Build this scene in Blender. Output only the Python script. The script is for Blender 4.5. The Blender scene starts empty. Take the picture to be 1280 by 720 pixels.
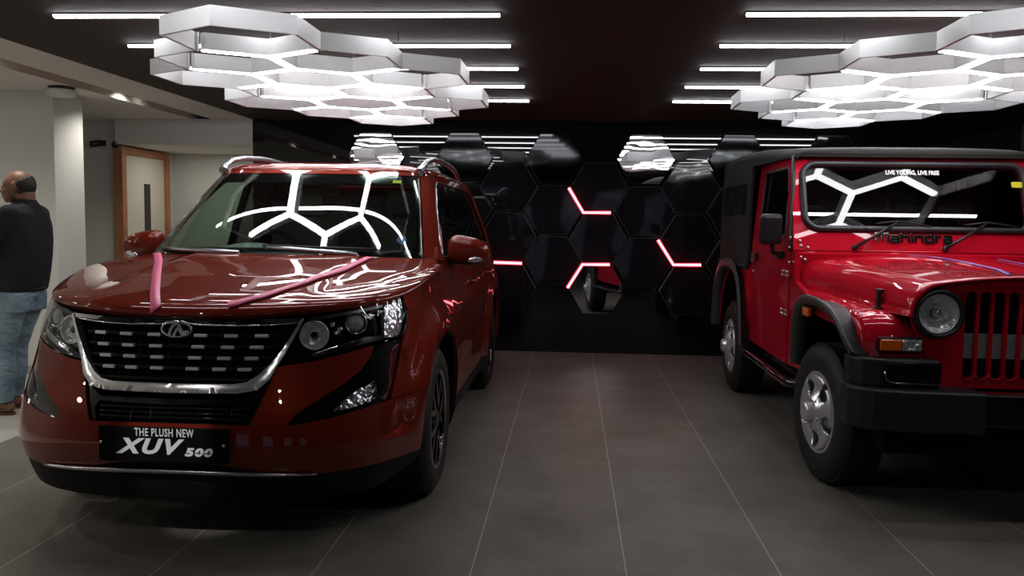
import bpy, bmesh, math, random
import numpy as np
from mathutils import Vector, Matrix
from mathutils.geometry import delaunay_2d_cdt

# ------------------------------------------------------------------ camera
scene = bpy.context.scene
COL = scene.collection
CAM_F = 1050.0 / 1280.0 * 36.0
R_ROWS = ((0.997436, 0.01990144, -0.06874128), (0.07008946, -0.0776667, 0.99451262), (0.01445332, -0.99678073, -0.07886244))
cam_data = bpy.data.cameras.new('camera')
cam_data.sensor_width = 36.0
cam_data.lens = CAM_F
cam_data.clip_start = 0.05
cam = bpy.data.objects.new('camera', cam_data)
COL.objects.link(cam)
_m = Matrix(((R_ROWS[0][0], -R_ROWS[0][1], -R_ROWS[0][2], 0.0),
             (R_ROWS[1][0], -R_ROWS[1][1], -R_ROWS[1][2], 0.0),
             (R_ROWS[2][0], -R_ROWS[2][1], -R_ROWS[2][2], 1.354),
             (0, 0, 0, 1)))
cam.matrix_world = _m
scene.camera = cam

# ------------------------------------------------------------------ world, exposure, lamps
world = bpy.data.worlds.new('world')
scene.world = world
world.use_nodes = True
world.node_tree.nodes['Background'].inputs[0].default_value = (0.6, 0.7, 1.0, 1)
world.node_tree.nodes['Background'].inputs[1].default_value = 0.004
vs = scene.view_settings
vs.view_transform = 'Standard'
vs.look = 'None'
vs.exposure = 0.0
vs.gamma = 1.0
vs.use_curve_mapping = False
scene.cycles.max_bounces = 10
scene.cycles.diffuse_bounces = 4
scene.cycles.glossy_bounces = 6
scene.cycles.transparent_max_bounces = 16
scene.cycles.sample_clamp_indirect = 6.0
scene.cycles.caustics_reflective = False
scene.cycles.caustics_refractive = False

STRIP_GLOW = 22.0      # linear ceiling tubes
PENDANT_GLOW = 15.0    # underside of the honeycomb pendants
RED_GLOW = 5.0         # red tubes on the wall
SLOT_WATTS = 15.0      # each recessed spot over the white aisle
SHOPFRONT_GLOW = 0.18   # street light coming through the glass front behind the viewer

X_EDGE = -3.36         # where black floor and ceiling end
X_RIGHT = 4.42
Y_WALL = 8.72
Y_FRONT = -4.0
Z_CEIL = 2.385

def lamp(name, kind, loc, watts, color=(1, 1, 1), rot=(0, 0, 0), **kw):
    d = bpy.data.lights.new(name, kind)
    d.energy = watts
    d.color = color
    for k, v in kw.items():
        setattr(d, k, v)
    o = bpy.data.objects.new(name, d)
    COL.objects.link(o)
    o.location = loc
    o.rotation_euler = rot
    return o

for _y in (-1.6, 0.0, 1.6, 3.35, 5.45, 7.3):
    lamp('slot_spot', 'SPOT', (-3.89, _y, 2.46), SLOT_WATTS * 3, (1.0, 0.95, 0.88), (0, 0.12, 0), spot_size=2.3, spot_blend=0.9, shadow_soft_size=0.05)
for _x, _y, _w in ((-5.6, 1.0, 11), (-5.6, 3.5, 11), (-5.4, 5.6, 4), (-6.6, 2.2, 11)):
    lamp('aisle_downlight', 'AREA', (_x, _y, 2.375), _w, (1.0, 0.97, 0.92), (0, 0, 0), shape='DISK', size=0.3)
lamp('recess_downlight', 'AREA', (-4.2, 9.25, 2.10), 5.0, (1.0, 0.95, 0.88), (0, 0, 0), shape='DISK', size=0.2)

# fill spots added out of view to brighten the fronts of the cars
for _x, _tx, _w in ((-2.5, -2.1, 14), (-0.7, -1.1, 14), (1.2, 1.7, 9), (2.7, 2.4, 8)):
    _d = Vector((_tx, 3.3, 0.75)) - Vector((_x, 0.9, 2.33))
    lamp('added_fill_spot', 'SPOT', (_x, 0.9, 2.33), _w, (1.0, 0.97, 0.93), _d.to_track_quat('-Z', 'Y').to_euler(), spot_size=0.7, spot_blend=0.9, shadow_soft_size=0.03)

_d = Vector((-1.555, 3.09, 0.50)) - Vector((-1.45, 0.9, 2.33))
lamp('added_fill_spot', 'SPOT', (-1.45, 0.9, 2.33), 130.0, (1.0, 0.98, 0.95), _d.to_track_quat('-Z', 'Y').to_euler(), spot_size=0.135, spot_blend=0.35, shadow_soft_size=0.03)  # added narrow spot, out of view, lifts the plate lettering

# ------------------------------------------------------------------ materials
MATS = {}
def mat(name, base=(0.5, 0.5, 0.5), rough=0.5, metal=0.0, coat=0.0, coat_rough=0.03, spec=0.5, emit=None, estr=0.0, alpha=1.0, trans=0.0, ior=1.5):
    if name in MATS:
        return MATS[name]
    m = bpy.data.materials.new(name)
    m.use_nodes = True
    b = m.node_tree.nodes['Principled BSDF']
    b.inputs['Base Color'].default_value = (*base, 1)
    b.inputs['Roughness'].default_value = rough
    b.inputs['Metallic'].default_value = metal
    b.inputs['Coat Weight'].default_value = coat
    b.inputs['Coat Roughness'].default_value = coat_rough
    b.inputs['Specular IOR Level'].default_value = spec
    b.inputs['IOR'].default_value = ior
    b.inputs['Transmission Weight'].default_value = trans
    b.inputs['Alpha'].default_value = alpha
    if emit:
        b.inputs['Emission Color'].default_value = (*emit, 1)
        b.inputs['Emission Strength'].default_value = estr
    MATS[name] = m
    return m

def nodes_of(m):
    return m.node_tree.nodes, m.node_tree.links, m.node_tree.nodes['Principled BSDF']

def add_bump(m, scale=10.0, strength=0.2, dist=0.01, detail=2.0, stretch=None):
    N, Lk, b = nodes_of(m)
    tc = N.new('ShaderNodeTexCoord')
    nz = N.new('ShaderNodeTexNoise')
    nz.inputs['Scale'].default_value = scale
    nz.inputs['Detail'].default_value = detail
    src = tc.outputs['Object']
    if stretch:
        mp = N.new('ShaderNodeMapping')
        mp.inputs['Scale'].default_value = stretch
        Lk.new(src, mp.inputs[0])
        src = mp.outputs[0]
    Lk.new(src, nz.inputs['Vector'])
    bp = N.new('ShaderNodeBump')
    bp.inputs['Strength'].default_value = strength
    bp.inputs['Distance'].default_value = dist
    Lk.new(nz.outputs[0], bp.inputs['Height'])
    Lk.new(bp.outputs[0], b.inputs['Normal'])
    return m

def add_mottle(m, c1, c2, scale=3.0, detail=5.0):
    N, Lk, b = nodes_of(m)
    tc = N.new('ShaderNodeTexCoord')
    nz = N.new('ShaderNodeTexNoise')
    nz.inputs['Scale'].default_value = scale
    nz.inputs['Detail'].default_value = detail
    cr = N.new('ShaderNodeValToRGB')
    cr.color_ramp.elements[0].position = 0.3
    cr.color_ramp.elements[1].position = 0.7
    cr.color_ramp.elements[0].color = (*c1, 1)
    cr.color_ramp.elements[1].color = (*c2, 1)
    Lk.new(tc.outputs['Object'], nz.inputs['Vector'])
    Lk.new(nz.outputs[0], cr.inputs[0])
    Lk.new(cr.outputs[0], b.inputs['Base Color'])
    return m

def glass_mat(name, tint=(0.8, 0.9, 0.85), gloss_tint=(1, 1, 1), ior=1.5, rough=0.0, boost=1.0):
    """thin pane: tinted see-through plus a Fresnel mirror"""
    if name in MATS:
        return MATS[name]
    m = bpy.data.materials.new(name)
    m.use_nodes = True
    N, Lk = m.node_tree.nodes, m.node_tree.links
    N.remove(N['Principled BSDF'])
    tr = N.new('ShaderNodeBsdfTransparent')
    tr.inputs[0].default_value = (*tint, 1)
    gl = N.new('ShaderNodeBsdfGlossy')
    gl.inputs['Color'].default_value = (*gloss_tint, 1)
    gl.inputs['Roughness'].default_value = rough
    fr = N.new('ShaderNodeFresnel')
    ge = N.new('ShaderNodeNewGeometry')
    mr = N.new('ShaderNodeMapRange')
    mr.inputs[3].default_value = ior; mr.inputs[4].default_value = 1.0 / ior
    Lk.new(ge.outputs['Backfacing'], mr.inputs[0])
    Lk.new(mr.outputs[0], fr.inputs['IOR'])
    mu = N.new('ShaderNodeMath'); mu.operation = 'MULTIPLY'; mu.use_clamp = True
    mu.inputs[1].default_value = boost
    mx = N.new('ShaderNodeMixShader')
    Lk.new(fr.outputs[0], mu.inputs[0])
    Lk.new(mu.outputs[0], mx.inputs[0])
    Lk.new(tr.outputs[0], mx.inputs[1])
    Lk.new(gl.outputs[0], mx.inputs[2])
    Lk.new(mx.outputs[0], N['Material Output'].inputs[0])
    MATS[name] = m
    return m

def tile_mat(name, base1, base2, joint_x, joint_y, ox, oy, pitch, wx=0.004, wy=0.004, rough=0.4, spec=0.4):
    m = mat(name, base1, rough, spec=spec)
    N, Lk, b = nodes_of(m)
    geo = N.new('ShaderNodeNewGeometry')
    sep = N.new('ShaderNodeSeparateXYZ')
    Lk.new(geo.outputs['Position'], sep.inputs[0])
    def M(op, a, v=None, clamp=False):
        n = N.new('ShaderNodeMath'); n.operation = op; n.use_clamp = clamp
        for i, q in enumerate((a, v)):
            if q is None: continue
            if isinstance(q, (int, float)): n.inputs[i].default_value = q
            else: Lk.new(q, n.inputs[i])
        return n.outputs[0]
    def line(src, off, w):
        t = M('FRACT', M('DIVIDE', M('SUBTRACT', src, off - 50 * pitch), pitch))
        d = M('MULTIPLY', M('MINIMUM', t, M('SUBTRACT', 1.0, t)), pitch)
        return M('LESS_THAN', d, w / 2)
    lx = line(sep.outputs[0], ox, wx)
    ly = line(sep.outputs[1], oy, wy)
    nz = N.new('ShaderNodeTexNoise'); nz.inputs['Scale'].default_value = 2.3; nz.inputs['Detail'].default_value = 8; nz.inputs['Roughness'].default_value = 0.62
    Lk.new(geo.outputs['Position'], nz.inputs['Vector'])
    cr = N.new('ShaderNodeValToRGB')
    cr.color_ramp.elements[0].position = 0.32; cr.color_ramp.elements[1].position = 0.72
    cr.color_ramp.elements[0].color = (*base1, 1); cr.color_ramp.elements[1].color = (*base2, 1)
    Lk.new(nz.outputs[0], cr.inputs[0])
    def mixc(fac, a, col):
        mx = N.new('ShaderNodeMix'); mx.data_type = 'RGBA'
        Lk.new(fac, mx.inputs[0]); Lk.new(a, mx.inputs[6]); mx.inputs[7].default_value = (*col, 1)
        return mx.outputs[2]
    c = mixc(ly, cr.outputs[0], joint_y)
    c = mixc(lx, c, joint_x)
    Lk.new(c, b.inputs['Base Color'])
    nr = N.new('ShaderNodeTexNoise'); nr.inputs['Scale'].default_value = 5.0; nr.inputs['Detail'].default_value = 6
    Lk.new(geo.outputs['Position'], nr.inputs['Vector'])
    rr = N.new('ShaderNodeMapRange'); rr.inputs[3].default_value = rough - 0.1; rr.inputs[4].default_value = rough + 0.12
    Lk.new(nr.outputs[0], rr.inputs[0])
    Lk.new(rr.outputs[0], b.inputs['Roughness'])
    bp = N.new('ShaderNodeBump'); bp.inputs['Strength'].default_value = 0.4; bp.inputs['Distance'].default_value = 0.002
    Lk.new(M('SUBTRACT', 1.0, M('MAXIMUM', lx, ly)), bp.inputs['Height'])
    Lk.new(bp.outputs[0], b.inputs['Normal'])
    return m

# ------------------------------------------------------------------ object helpers
def tag(o, label=None, cat=None, group=None, kind=None):
    if label: o['label'] = label
    if cat: o['category'] = cat
    if group: o['group'] = group
    if kind: o['kind'] = kind
    return o

def thing(name, label, cat, loc=(0, 0, 0), rotz=0.0, group=None):
    o = bpy.data.objects.new(name, None)
    o.empty_display_size = 0.2
    COL.objects.link(o)
    o.location = loc
    o.rotation_euler = (0, 0, rotz)
    return tag(o, label, cat, group)

class MB:
    """collects geometry for ONE mesh object"""
    def __init__(s):
        s.v = []; s.f = []; s.sm = []; s.cn = {}; s.mi = []
        s.cur = 0
    def add(s, verts, faces, smooth=False, normals=None):
        o = len(s.v)
        s.v += [tuple(map(float, p)) for p in verts]
        for k, fc in enumerate(faces):
            s.f.append(tuple(i + o for i in fc)); s.sm.append(smooth if isinstance(smooth, bool) else smooth[k]); s.mi.append(s.cur)
        if normals is not None:
            for i, n in enumerate(normals):
                if n is not None:
                    s.cn[o + i] = n
        return s
    def box(s, x0, x1, y0, y1, z0, z1, bev=0.0, M=None):
        if bev > 0:
            bm = bmesh.new()
            bmesh.ops.create_cube(bm, size=1.0)
            for v in bm.verts:
                v.co = Vector(((x0 + x1) / 2 + v.co.x * (x1 - x0), (y0 + y1) / 2 + v.co.y * (y1 - y0), (z0 + z1) / 2 + v.co.z * (z1 - z0)))
            bmesh.ops.bevel(bm, geom=bm.edges[:], offset=bev, segments=2, affect='EDGES', profile=0.6)
            return s.bm(bm, M)
        vs_ = [(x, y, z) for x in (x0, x1) for y in (y0, y1) for z in (z0, z1)]
        fs = [(0, 1, 3, 2), (4, 6, 7, 5), (0, 4, 5, 1), (2, 3, 7, 6), (0, 2, 6, 4), (1, 5, 7, 3)]
        if M is not None: vs_ = [M @ Vector(p) for p in vs_]
        return s.add(vs_, fs)
    def bm(s, bm, M=None, smooth=False):
        bm.verts.index_update()
        vs_ = [(M @ v.co) if M is not None else v.co.copy() for v in bm.verts]
        fs = [tuple(v.index for v in f.verts) for f in bm.faces]
        bm.free()
        return s.add(vs_, fs, smooth)
    def prism(s, poly, axis='z', lo=0.0, hi=0.1, M=None, smooth=False):
        """closed polygon extruded along an axis"""
        n = len(poly)
        def P(p, h):
            return {'z': (p[0], p[1], h), 'y': (p[0], h, p[1]), 'x': (h, p[0], p[1])}[axis]
        vs_ = [P(p, lo) for p in poly] + [P(p, hi) for p in poly]
        area = sum(poly[i][0] * poly[(i + 1) % n][1] - poly[(i + 1) % n][0] * poly[i][1] for i in range(n))
        if axis == 'y': area = -area
        idx = list(range(n)) if area > 0 else list(range(n))[::-1]
        fs = [tuple(idx[::-1]), tuple(i + n for i in idx)]
        for k in range(n):
            a, b = idx[k], idx[(k + 1) % n]
            fs.append((a, b, b + n, a + n))
        if lo > hi: fs = [f[::-1] for f in fs]
        if M is not None: vs_ = [M @ Vector(p) for p in vs_]
        return s.add(vs_, fs, [False, False] + [smooth] * n)
    def lathe(s, prof, seg=32, axis='x', center=(0, 0, 0), smooth=True, a0=0.0, a1=2 * math.pi, M=None):
        """prof: list of (axial, radius)"""
        full = abs(a1 - a0) > 2 * math.pi - 1e-6
        n = seg if full else seg + 1
        vs_ = []
        for (h, r) in prof:
            for k in range(n):
                a = a0 + (a1 - a0) * k / seg
                c, d = math.cos(a) * r, math.sin(a) * r
                p = {'x': (h, c, d), 'y': (d, h, c), 'z': (c, d, h)}[axis]
                vs_.append((p[0] + center[0], p[1] + center[1], p[2] + center[2]))
        fs = []
        for i in range(len(prof) - 1):
            for k in range(seg):
                k2 = (k + 1) % n if full else k + 1
                fs.append((i * n + k, i * n + k2, (i + 1) * n + k2, (i + 1) * n + k))
        if M is not None: vs_ = [M @ Vector(p) for p in vs_]
        return s.add(vs_, fs, smooth)
    def tube(s, pts, r, seg=8, closed=False, caps=True, flat=1.0, up=(0, 0, 1)):
        pts = [Vector(p) for p in pts]
        n = len(pts)
        rr = r if hasattr(r, '__len__') else [r] * n
        vs_ = []
        for i, p in enumerate(pts):
            if closed: t = pts[(i + 1) % n] - pts[i - 1]
            else: t = pts[min(i + 1, n - 1)] - pts[max(i - 1, 0)]
            t.normalize()
            u = Vector(up)
            if abs(t.dot(u)) > 0.95: u = Vector((0, 1, 0)) if abs(t.y) < 0.9 else Vector((1, 0, 0))
            a = t.cross(u).normalized(); b = a.cross(t).normalized()
            for k in range(seg):
                th = 2 * math.pi * k / seg
                vs_.append(p + a * (math.cos(th) * rr[i]) + b * (math.sin(th) * rr[i] * flat))
        fs = []
        for i in range(n if closed else n - 1):
            j = (i + 1) % n
            for k in range(seg):
                k2 = (k + 1) % seg
                fs.append((i * seg + k, i * seg + k2, j * seg + k2, j * seg + k))
        sm = [True] * len(fs)
        if caps and not closed:
            fs.append(tuple(range(seg))[::-1]); fs.append(tuple(range((n - 1) * seg, n * seg))); sm += [False, False]
        return s.add(vs_, fs, sm)
    def ball(s, c, r, seg=16, M=None):
        r = r if hasattr(r, '__len__') else (r, r, r)
        bm = bmesh.new()
        bmesh.ops.create_uvsphere(bm, u_segments=seg, v_segments=max(8, seg * 2 // 3), radius=1.0)
        for v in bm.verts:
            v.co = Vector((c[0] + v.co.x * r[0], c[1] + v.co.y * r[1], c[2] + v.co.z * r[2]))
        return s.bm(bm, M, True)
    def build(s, name, m, parent=None, smooth_angle=None):
        me = bpy.data.meshes.new(name)
        me.from_pydata(s.v, [], s.f)
        ms = m if isinstance(m, (list, tuple)) else [m]
        for q in ms: me.materials.append(q)
        me.polygons.foreach_set('use_smooth', s.sm)
        me.polygons.foreach_set('material_index', s.mi)
        me.update()
        if s.cn:
            nl = []
            for p in me.polygons:
                fn = tuple(p.normal)
                for li in p.loop_indices:
                    vi = me.loops[li].vertex_index
                    nl.append(s.cn[vi] if (p.use_smooth and vi in s.cn) else fn)
            me.normals_split_custom_set(nl)
        o = bpy.data.objects.new(name, me)
        COL.objects.link(o)
        if parent: o.parent = parent
        return o

def struct(name, mb, m, parent=None):
    o = mb.build(name, m, parent)
    if parent is None: o['kind'] = 'structure'
    return o

def text_mesh(txt, size=0.1, depth=0.002, align='CENTER', spacing=1.0, shear=0.0, bold=0.0, xscale=1.0):
    """lettering as raw verts/faces in the XY plane, from Blender's built-in font"""
    cu = bpy.data.curves.new('lettering', 'FONT')
    cu.body = txt; cu.size = size; cu.extrude = depth; cu.align_x = align; cu.align_y = 'CENTER'
    cu.space_character = spacing; cu.shear = shear; cu.offset = bold; cu.resolution_u = 3
    o = bpy.data.objects.new('lettering', cu)
    COL.objects.link(o)
    dg = bpy.context.evaluated_depsgraph_get()
    me = bpy.data.meshes.new_from_object(o.evaluated_get(dg))
    vs_ = [(v.co.x * xscale, v.co.y, v.co.z) for v in me.vertices]
    fs = [tuple(p.vertices) for p in me.polygons]
    bpy.data.objects.remove(o); bpy.data.curves.remove(cu); bpy.data.meshes.remove(me)
    return vs_, fs

def stroke_poly(pts, w):
    """flat ribbon outline along an open polyline (mitred)"""
    n = len(pts); L_, R_ = [], []
    for i in range(n):
        p = np.array(pts[i], float)
        d1 = np.array(pts[i], float) - np.array(pts[max(i - 1, 0)], float)
        d2 = np.array(pts[min(i + 1, n - 1)], float) - np.array(pts[i], float)
        if i == 0: d1 = d2
        if i == n - 1: d2 = d1
        d1 = d1 / np.linalg.norm(d1); d2 = d2 / np.linalg.norm(d2)
        n1 = np.array((-d1[1], d1[0])); n2 = np.array((-d2[1], d2[0]))
        m_ = n1 + n2; m_ = m_ / np.linalg.norm(m_)
        k = w / 2 / max(0.4, float(m_.dot(n1)))
        L_.append(p + m_ * k); R_.append(p - m_ * k)
    return L_, R_

def add_stroke(mb, pts, w, lo, hi, M):
    """thick ribbon (letters, stripes) in the local XY plane raised from lo to hi"""
    L_, R_ = stroke_poly(pts, w)
    for i in range(len(pts) - 1):
        mb.prism([tuple(R_[i]), tuple(R_[i + 1]), tuple(L_[i + 1]), tuple(L_[i])], 'z', lo, hi, M)

def pts_in_poly(P, poly):
    poly = np.asarray(poly); x, y = P[:, 0], P[:, 1]
    ins = np.zeros(len(P), bool)
    x0, y0 = poly[:, 0], poly[:, 1]
    x1, y1 = np.roll(x0, -1), np.roll(y0, -1)
    for a, b, c, d in zip(x0, y0, x1, y1):
        if b == d: continue
        cond = ((b > y) != (d > y))
        xi = (c - a) * (y - b) / (d - b) + a
        ins ^= cond & (x < xi)
    return ins

def densify(poly, step):
    out = []
    n = len(poly)
    for i in range(n):
        a = np.array(poly[i], float); b = np.array(poly[(i + 1) % n], float)
        k = max(1, int(np.ceil(np.linalg.norm(b - a) / step)))
        for t in range(k): out.append(a + (b - a) * t / k)
    return np.array(out)

def smooth_poly(poly, it=1, keep=()):
    """Chaikin corner cutting of a closed outline; indices in keep stay sharp"""
    p = [np.array(q, float) for q in poly]; kp = set(keep)
    for _ in range(it):
        out = []; nk = set()
        n = len(p)
        for i in range(n):
            a, b, c = p[i - 1], p[i], p[(i + 1) % n]
            if i in kp:
                nk.add(len(out)); out.append(b)
            else:
                out.append(b + (a - b) * 0.25); out.append(b + (c - b) * 0.25)
        p, kp = out, nk
    return p

def surf_normals(S, ab, sgn, e=2e-3):
    a, b = ab[:, 0], ab[:, 1]
    da = S(a + e, b) - S(a - e, b); db = S(a, b + e) - S(a, b - e)
    n = np.cross(da, db) * sgn
    return n / np.maximum(np.linalg.norm(n, axis=1, keepdims=True), 1e-12)

def patch(mb, S, outline, step=0.03, holes=(), off=0.0, thick=0.015, sgn=1, mirror=False, crown=0.0, lip=0.0):
    """panel on the parametric surface S bounded by an outline; gets analytic normals and a turned-in rim"""
    loops = [densify(outline, step)] + [densify(h, step) for h in holes]
    pts = np.concatenate(loops); edges = []
    k = 0
    for L_ in loops:
        n = len(L_); edges += [(k + i, k + (i + 1) % n) for i in range(n)]; k += n
    lo, hi = loops[0].min(0), loops[0].max(0)
    gx = np.arange(lo[0] + step / 2, hi[0], step); gy = np.arange(lo[1] + step / 2, hi[1], step)
    if len(gx) and len(gy):
        G = np.array(np.meshgrid(gx, gy)).reshape(2, -1).T
        ok = pts_in_poly(G, loops[0])
        for h in loops[1:]: ok &= ~pts_in_poly(G, h)
        G = G[ok]
        if len(G):
            d = np.sqrt(((G[:, None, :] - pts[None]) ** 2).sum(2)).min(1)
            G = G[d > step * 0.45]
            allp = np.concatenate([pts, G])
        else: allp = pts
    else: allp = pts
    res = delaunay_2d_cdt([Vector((float(p[0]), float(p[1]))) for p in allp], edges, [], 0, 1e-6)
    V2 = np.array([tuple(v) for v in res[0]]); F = [tuple(f) for f in res[2]]
    cen = np.array([V2[list(f)].mean(0) for f in F])
    ok = pts_in_poly(cen, loops[0])
    for h in loops[1:]: ok &= ~pts_in_poly(cen, h)
    F = [f for f, q in zip(F, ok) if q]
    Nn = surf_normals(S, V2, sgn)
    P = S(V2[:, 0], V2[:, 1]) + Nn * off
    if crown:
        bd = np.sqrt(((V2[:, None, :] - pts[None]) ** 2).sum(2)).min(1)
        P = P + Nn * (crown * np.minimum(1, bd / (6 * abs(crown)))[:, None])
    # face orientation
    a = P[[f[0] for f in F]]; b = P[[f[1] for f in F]]; c = P[[f[2] for f in F]]
    fn = np.cross(b - a, c - a); nn = Nn[[f[0] for f in F]]
    flip = (fn * nn).sum(1) < 0
    F = [f[::-1] if q else f for f, q in zip(F, flip)]
    nv = len(P)
    cnt = {}
    for f in F:
        for i in range(3):
            cnt[(f[i], f[(i + 1) % 3])] = 1
    rim = [e for e in cnt if (e[1], e[0]) not in cnt]
    vr = sorted({i for e in rim for i in e}); mp = {v: nv + i for i, v in enumerate(vr)}; m2 = {v: nv + len(vr) + i for i, v in enumerate(vr)}
    P2 = np.concatenate([P, P[vr], P[vr] - Nn[vr] * thick])
    F2 = F + [(mp[e[1]], mp[e[0]], m2[e[0]], m2[e[1]]) for e in rim]
    sm = [True] * len(F) + [False] * len(rim)
    NN = [tuple(n) for n in Nn] + [None] * (2 * len(vr))
    if crown: NN = [None] * len(P2)
    if mirror:
        P2 = P2 * np.array([-1, 1, 1]); F2 = [f[::-1] for f in F2]
        NN = [None if n is None else (-n[0], n[1], n[2]) for n in NN]
    if crown:
        mb.add(P2, F2, sm)
    else:
        mb.add(P2, F2, sm, NN)
    return mb

def spline(xs, ys):
    """monotone-ish cubic through points, vectorised"""
    xs = np.array(xs, float); ys = np.array(ys, float)
    d = np.diff(ys) / np.diff(xs)
    m_ = np.zeros_like(ys)
    m_[1:-1] = np.where(d[:-1] * d[1:] > 0, 2 * d[:-1] * d[1:] / (d[:-1] + d[1:] + 1e-12), 0)
    m_[0] = d[0]; m_[-1] = d[-1]
    def f(x):
        x = np.asarray(x, float)
        i = np.clip(np.searchsorted(xs, x) - 1, 0, len(xs) - 2)
        h = xs[i + 1] - xs[i]; t = (x - xs[i]) / h
        tc = np.clip(t, 0, 1)
        y = ((1 + 2 * tc) * (1 - tc) ** 2 * ys[i] + tc * (1 - tc) ** 2 * h * m_[i] + tc ** 2 * (3 - 2 * tc) * ys[i + 1] + tc ** 2 * (tc - 1) * h * m_[i + 1])
        y = y + np.where(t < 0, t * h * m_[0], 0) + np.where(t > 1, (t - 1) * h * m_[-1], 0)
        return y
    return f

def arc(cx, cy, r, a0, a1, n, ry=None):
    ry = r if ry is None else ry
    return [(cx + r * math.cos(math.radians(a0 + (a1 - a0) * i / n)), cy + ry * math.sin(math.radians(a0 + (a1 - a0) * i / n))) for i in range(n + 1)]

ORD = ['first', 'second', 'third', 'fourth', 'fifth', 'sixth', 'seventh', 'eighth', 'ninth', 'tenth', 'eleventh', 'twelfth', 'thirteenth', 'fourteenth']
# ================================================================== THE ROOM
m_floor_dark = tile_mat('dark_tile', (0.145, 0.132, 0.112), (0.235, 0.215, 0.185), (0.54, 0.49, 0.42), (0.26, 0.24, 0.21), 0.24, 3.83, 0.6, 0.0045, 0.004, 0.42, 0.35)
m_floor_light = tile_mat('light_tile', (0.50, 0.48, 0.44), (0.56, 0.54, 0.50), (0.36, 0.34, 0.31), (0.36, 0.34, 0.31), -3.37, 4.9, 0.6, 0.003, 0.003, 0.32, 0.4)
m_white_wall = add_mottle(mat('white_paint', (0.60, 0.60, 0.56), 0.7), (0.60, 0.60, 0.56), (0.64, 0.64, 0.60), 1.5, 3)
m_white_ceiling = mat('white_ceiling', (0.74, 0.71, 0.66), 0.8)
m_black_ceiling = mat('black_ceiling', (0.055, 0.042, 0.036), 0.75, spec=0.2)
m_black_gloss = mat('black_gloss_wall', (0.006, 0.006, 0.007), 0.012, spec=0.6)
m_grey_wall = mat('grey_wall', (0.10, 0.10, 0.11), 0.6)
m_dark_wall = mat('dark_wall', (0.03, 0.03, 0.035), 0.5)
m_wood = add_mottle(mat('wood_frame', (0.36, 0.15, 0.06), 0.45), (0.33, 0.13, 0.055), (0.42, 0.19, 0.085), 7, 4)
m_door = mat('cream_door', (0.62, 0.58, 0.48), 0.4)
m_dark_glass = mat('dark_glass', (0.01, 0.009, 0.01), 0.05)
m_steel = mat('brushed_steel', (0.45, 0.44, 0.42), 0.3, metal=1.0)
m_skirting = mat('grey_skirting', (0.34, 0.33, 0.31), 0.4)
m_black_plastic = mat('black_plastic', (0.012, 0.012, 0.014), 0.35)

XL = -8.0
struct('floor', MB().box(X_EDGE, X_RIGHT, Y_FRONT, Y_WALL, -0.1, 0.0), m_floor_dark)
struct('floor_aisle', MB().box(XL, X_EDGE, Y_FRONT, 10.4, -0.1, 0.0), m_floor_light)
struct('ceiling', MB().box(X_EDGE, X_RIGHT, Y_FRONT, Y_WALL, Z_CEIL, Z_CEIL + 0.2), m_black_ceiling)
# aisle ceiling with a soffit, a lighting slot and the plain field beyond it
SX0, SX1 = -4.02, -3.80
struct('ceiling_soffit', MB().box(SX1, X_EDGE, Y_FRONT, Y_WALL, Z_CEIL, Z_CEIL + 0.2), m_white_ceiling)
struct('ceiling_aisle', MB().box(XL, SX0, Y_FRONT, 8.86, Z_CEIL, Z_CEIL + 0.2).box(SX0, SX1, Y_FRONT, 8.86, Z_CEIL + 0.11, Z_CEIL + 0.2), m_white_ceiling)
# walls
struct('wall_back', MB().box(X_EDGE, X_RIGHT, Y_WALL, Y_WALL + 0.15, 0, Z_CEIL), m_black_gloss)
struct('wall_right', MB().box(X_RIGHT, X_RIGHT + 0.15, Y_FRONT, Y_WALL + 0.15, 0, Z_CEIL + 0.2), m_grey_wall)
struct('wall_header', MB().box(-4.86, X_EDGE, Y_WALL, 8.88, 2.115, Z_CEIL), m_white_wall)
struct('wall_left', MB().box(XL - 0.1, XL, Y_FRONT, 8.86, 0, Z_CEIL), m_white_wall)
struct('wall_aisle_end', MB().box(XL, -4.86, 8.86, 8.98, 0, Z_CEIL), m_white_wall)
DY0, DY1 = 8.83, 9.74
struct('wall_recess_side', MB().box(-4.95, -4.86, 8.98, 8.99, 0, 2.115).box(-4.95, -4.86, DY1 + 0.07, 10.0, 0, 2.115).box(-4.95, -4.86, 8.98, 10.0, 2.115, 2.3), m_white_wall)
struct('wall_recess_back', MB().box(-4.95, X_EDGE + 0.1, 10.0, 10.1, 0, 2.3), m_white_wall)
struct('wall_recess_right', MB().box(X_EDGE, X_EDGE + 0.1, Y_WALL + 0.15, 10.0, 0, 2.3), m_white_wall)
struct('ceiling_recess', MB().box(-4.95, X_EDGE, 8.88, 10.0, 2.115, 2.3), m_white_ceiling)
# structural column between aisle bays
struct('wall_column', MB().box(-8.0, -4.30, 6.77, 7.19, 0, Z_CEIL), m_white_wall)
struct('baseboard_left', MB().box(-8.0, -4.29, 6.757, 6.77, 0, 0.075).box(-4.30, -4.288, 6.757, 7.19, 0, 0.075), m_skirting)
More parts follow.
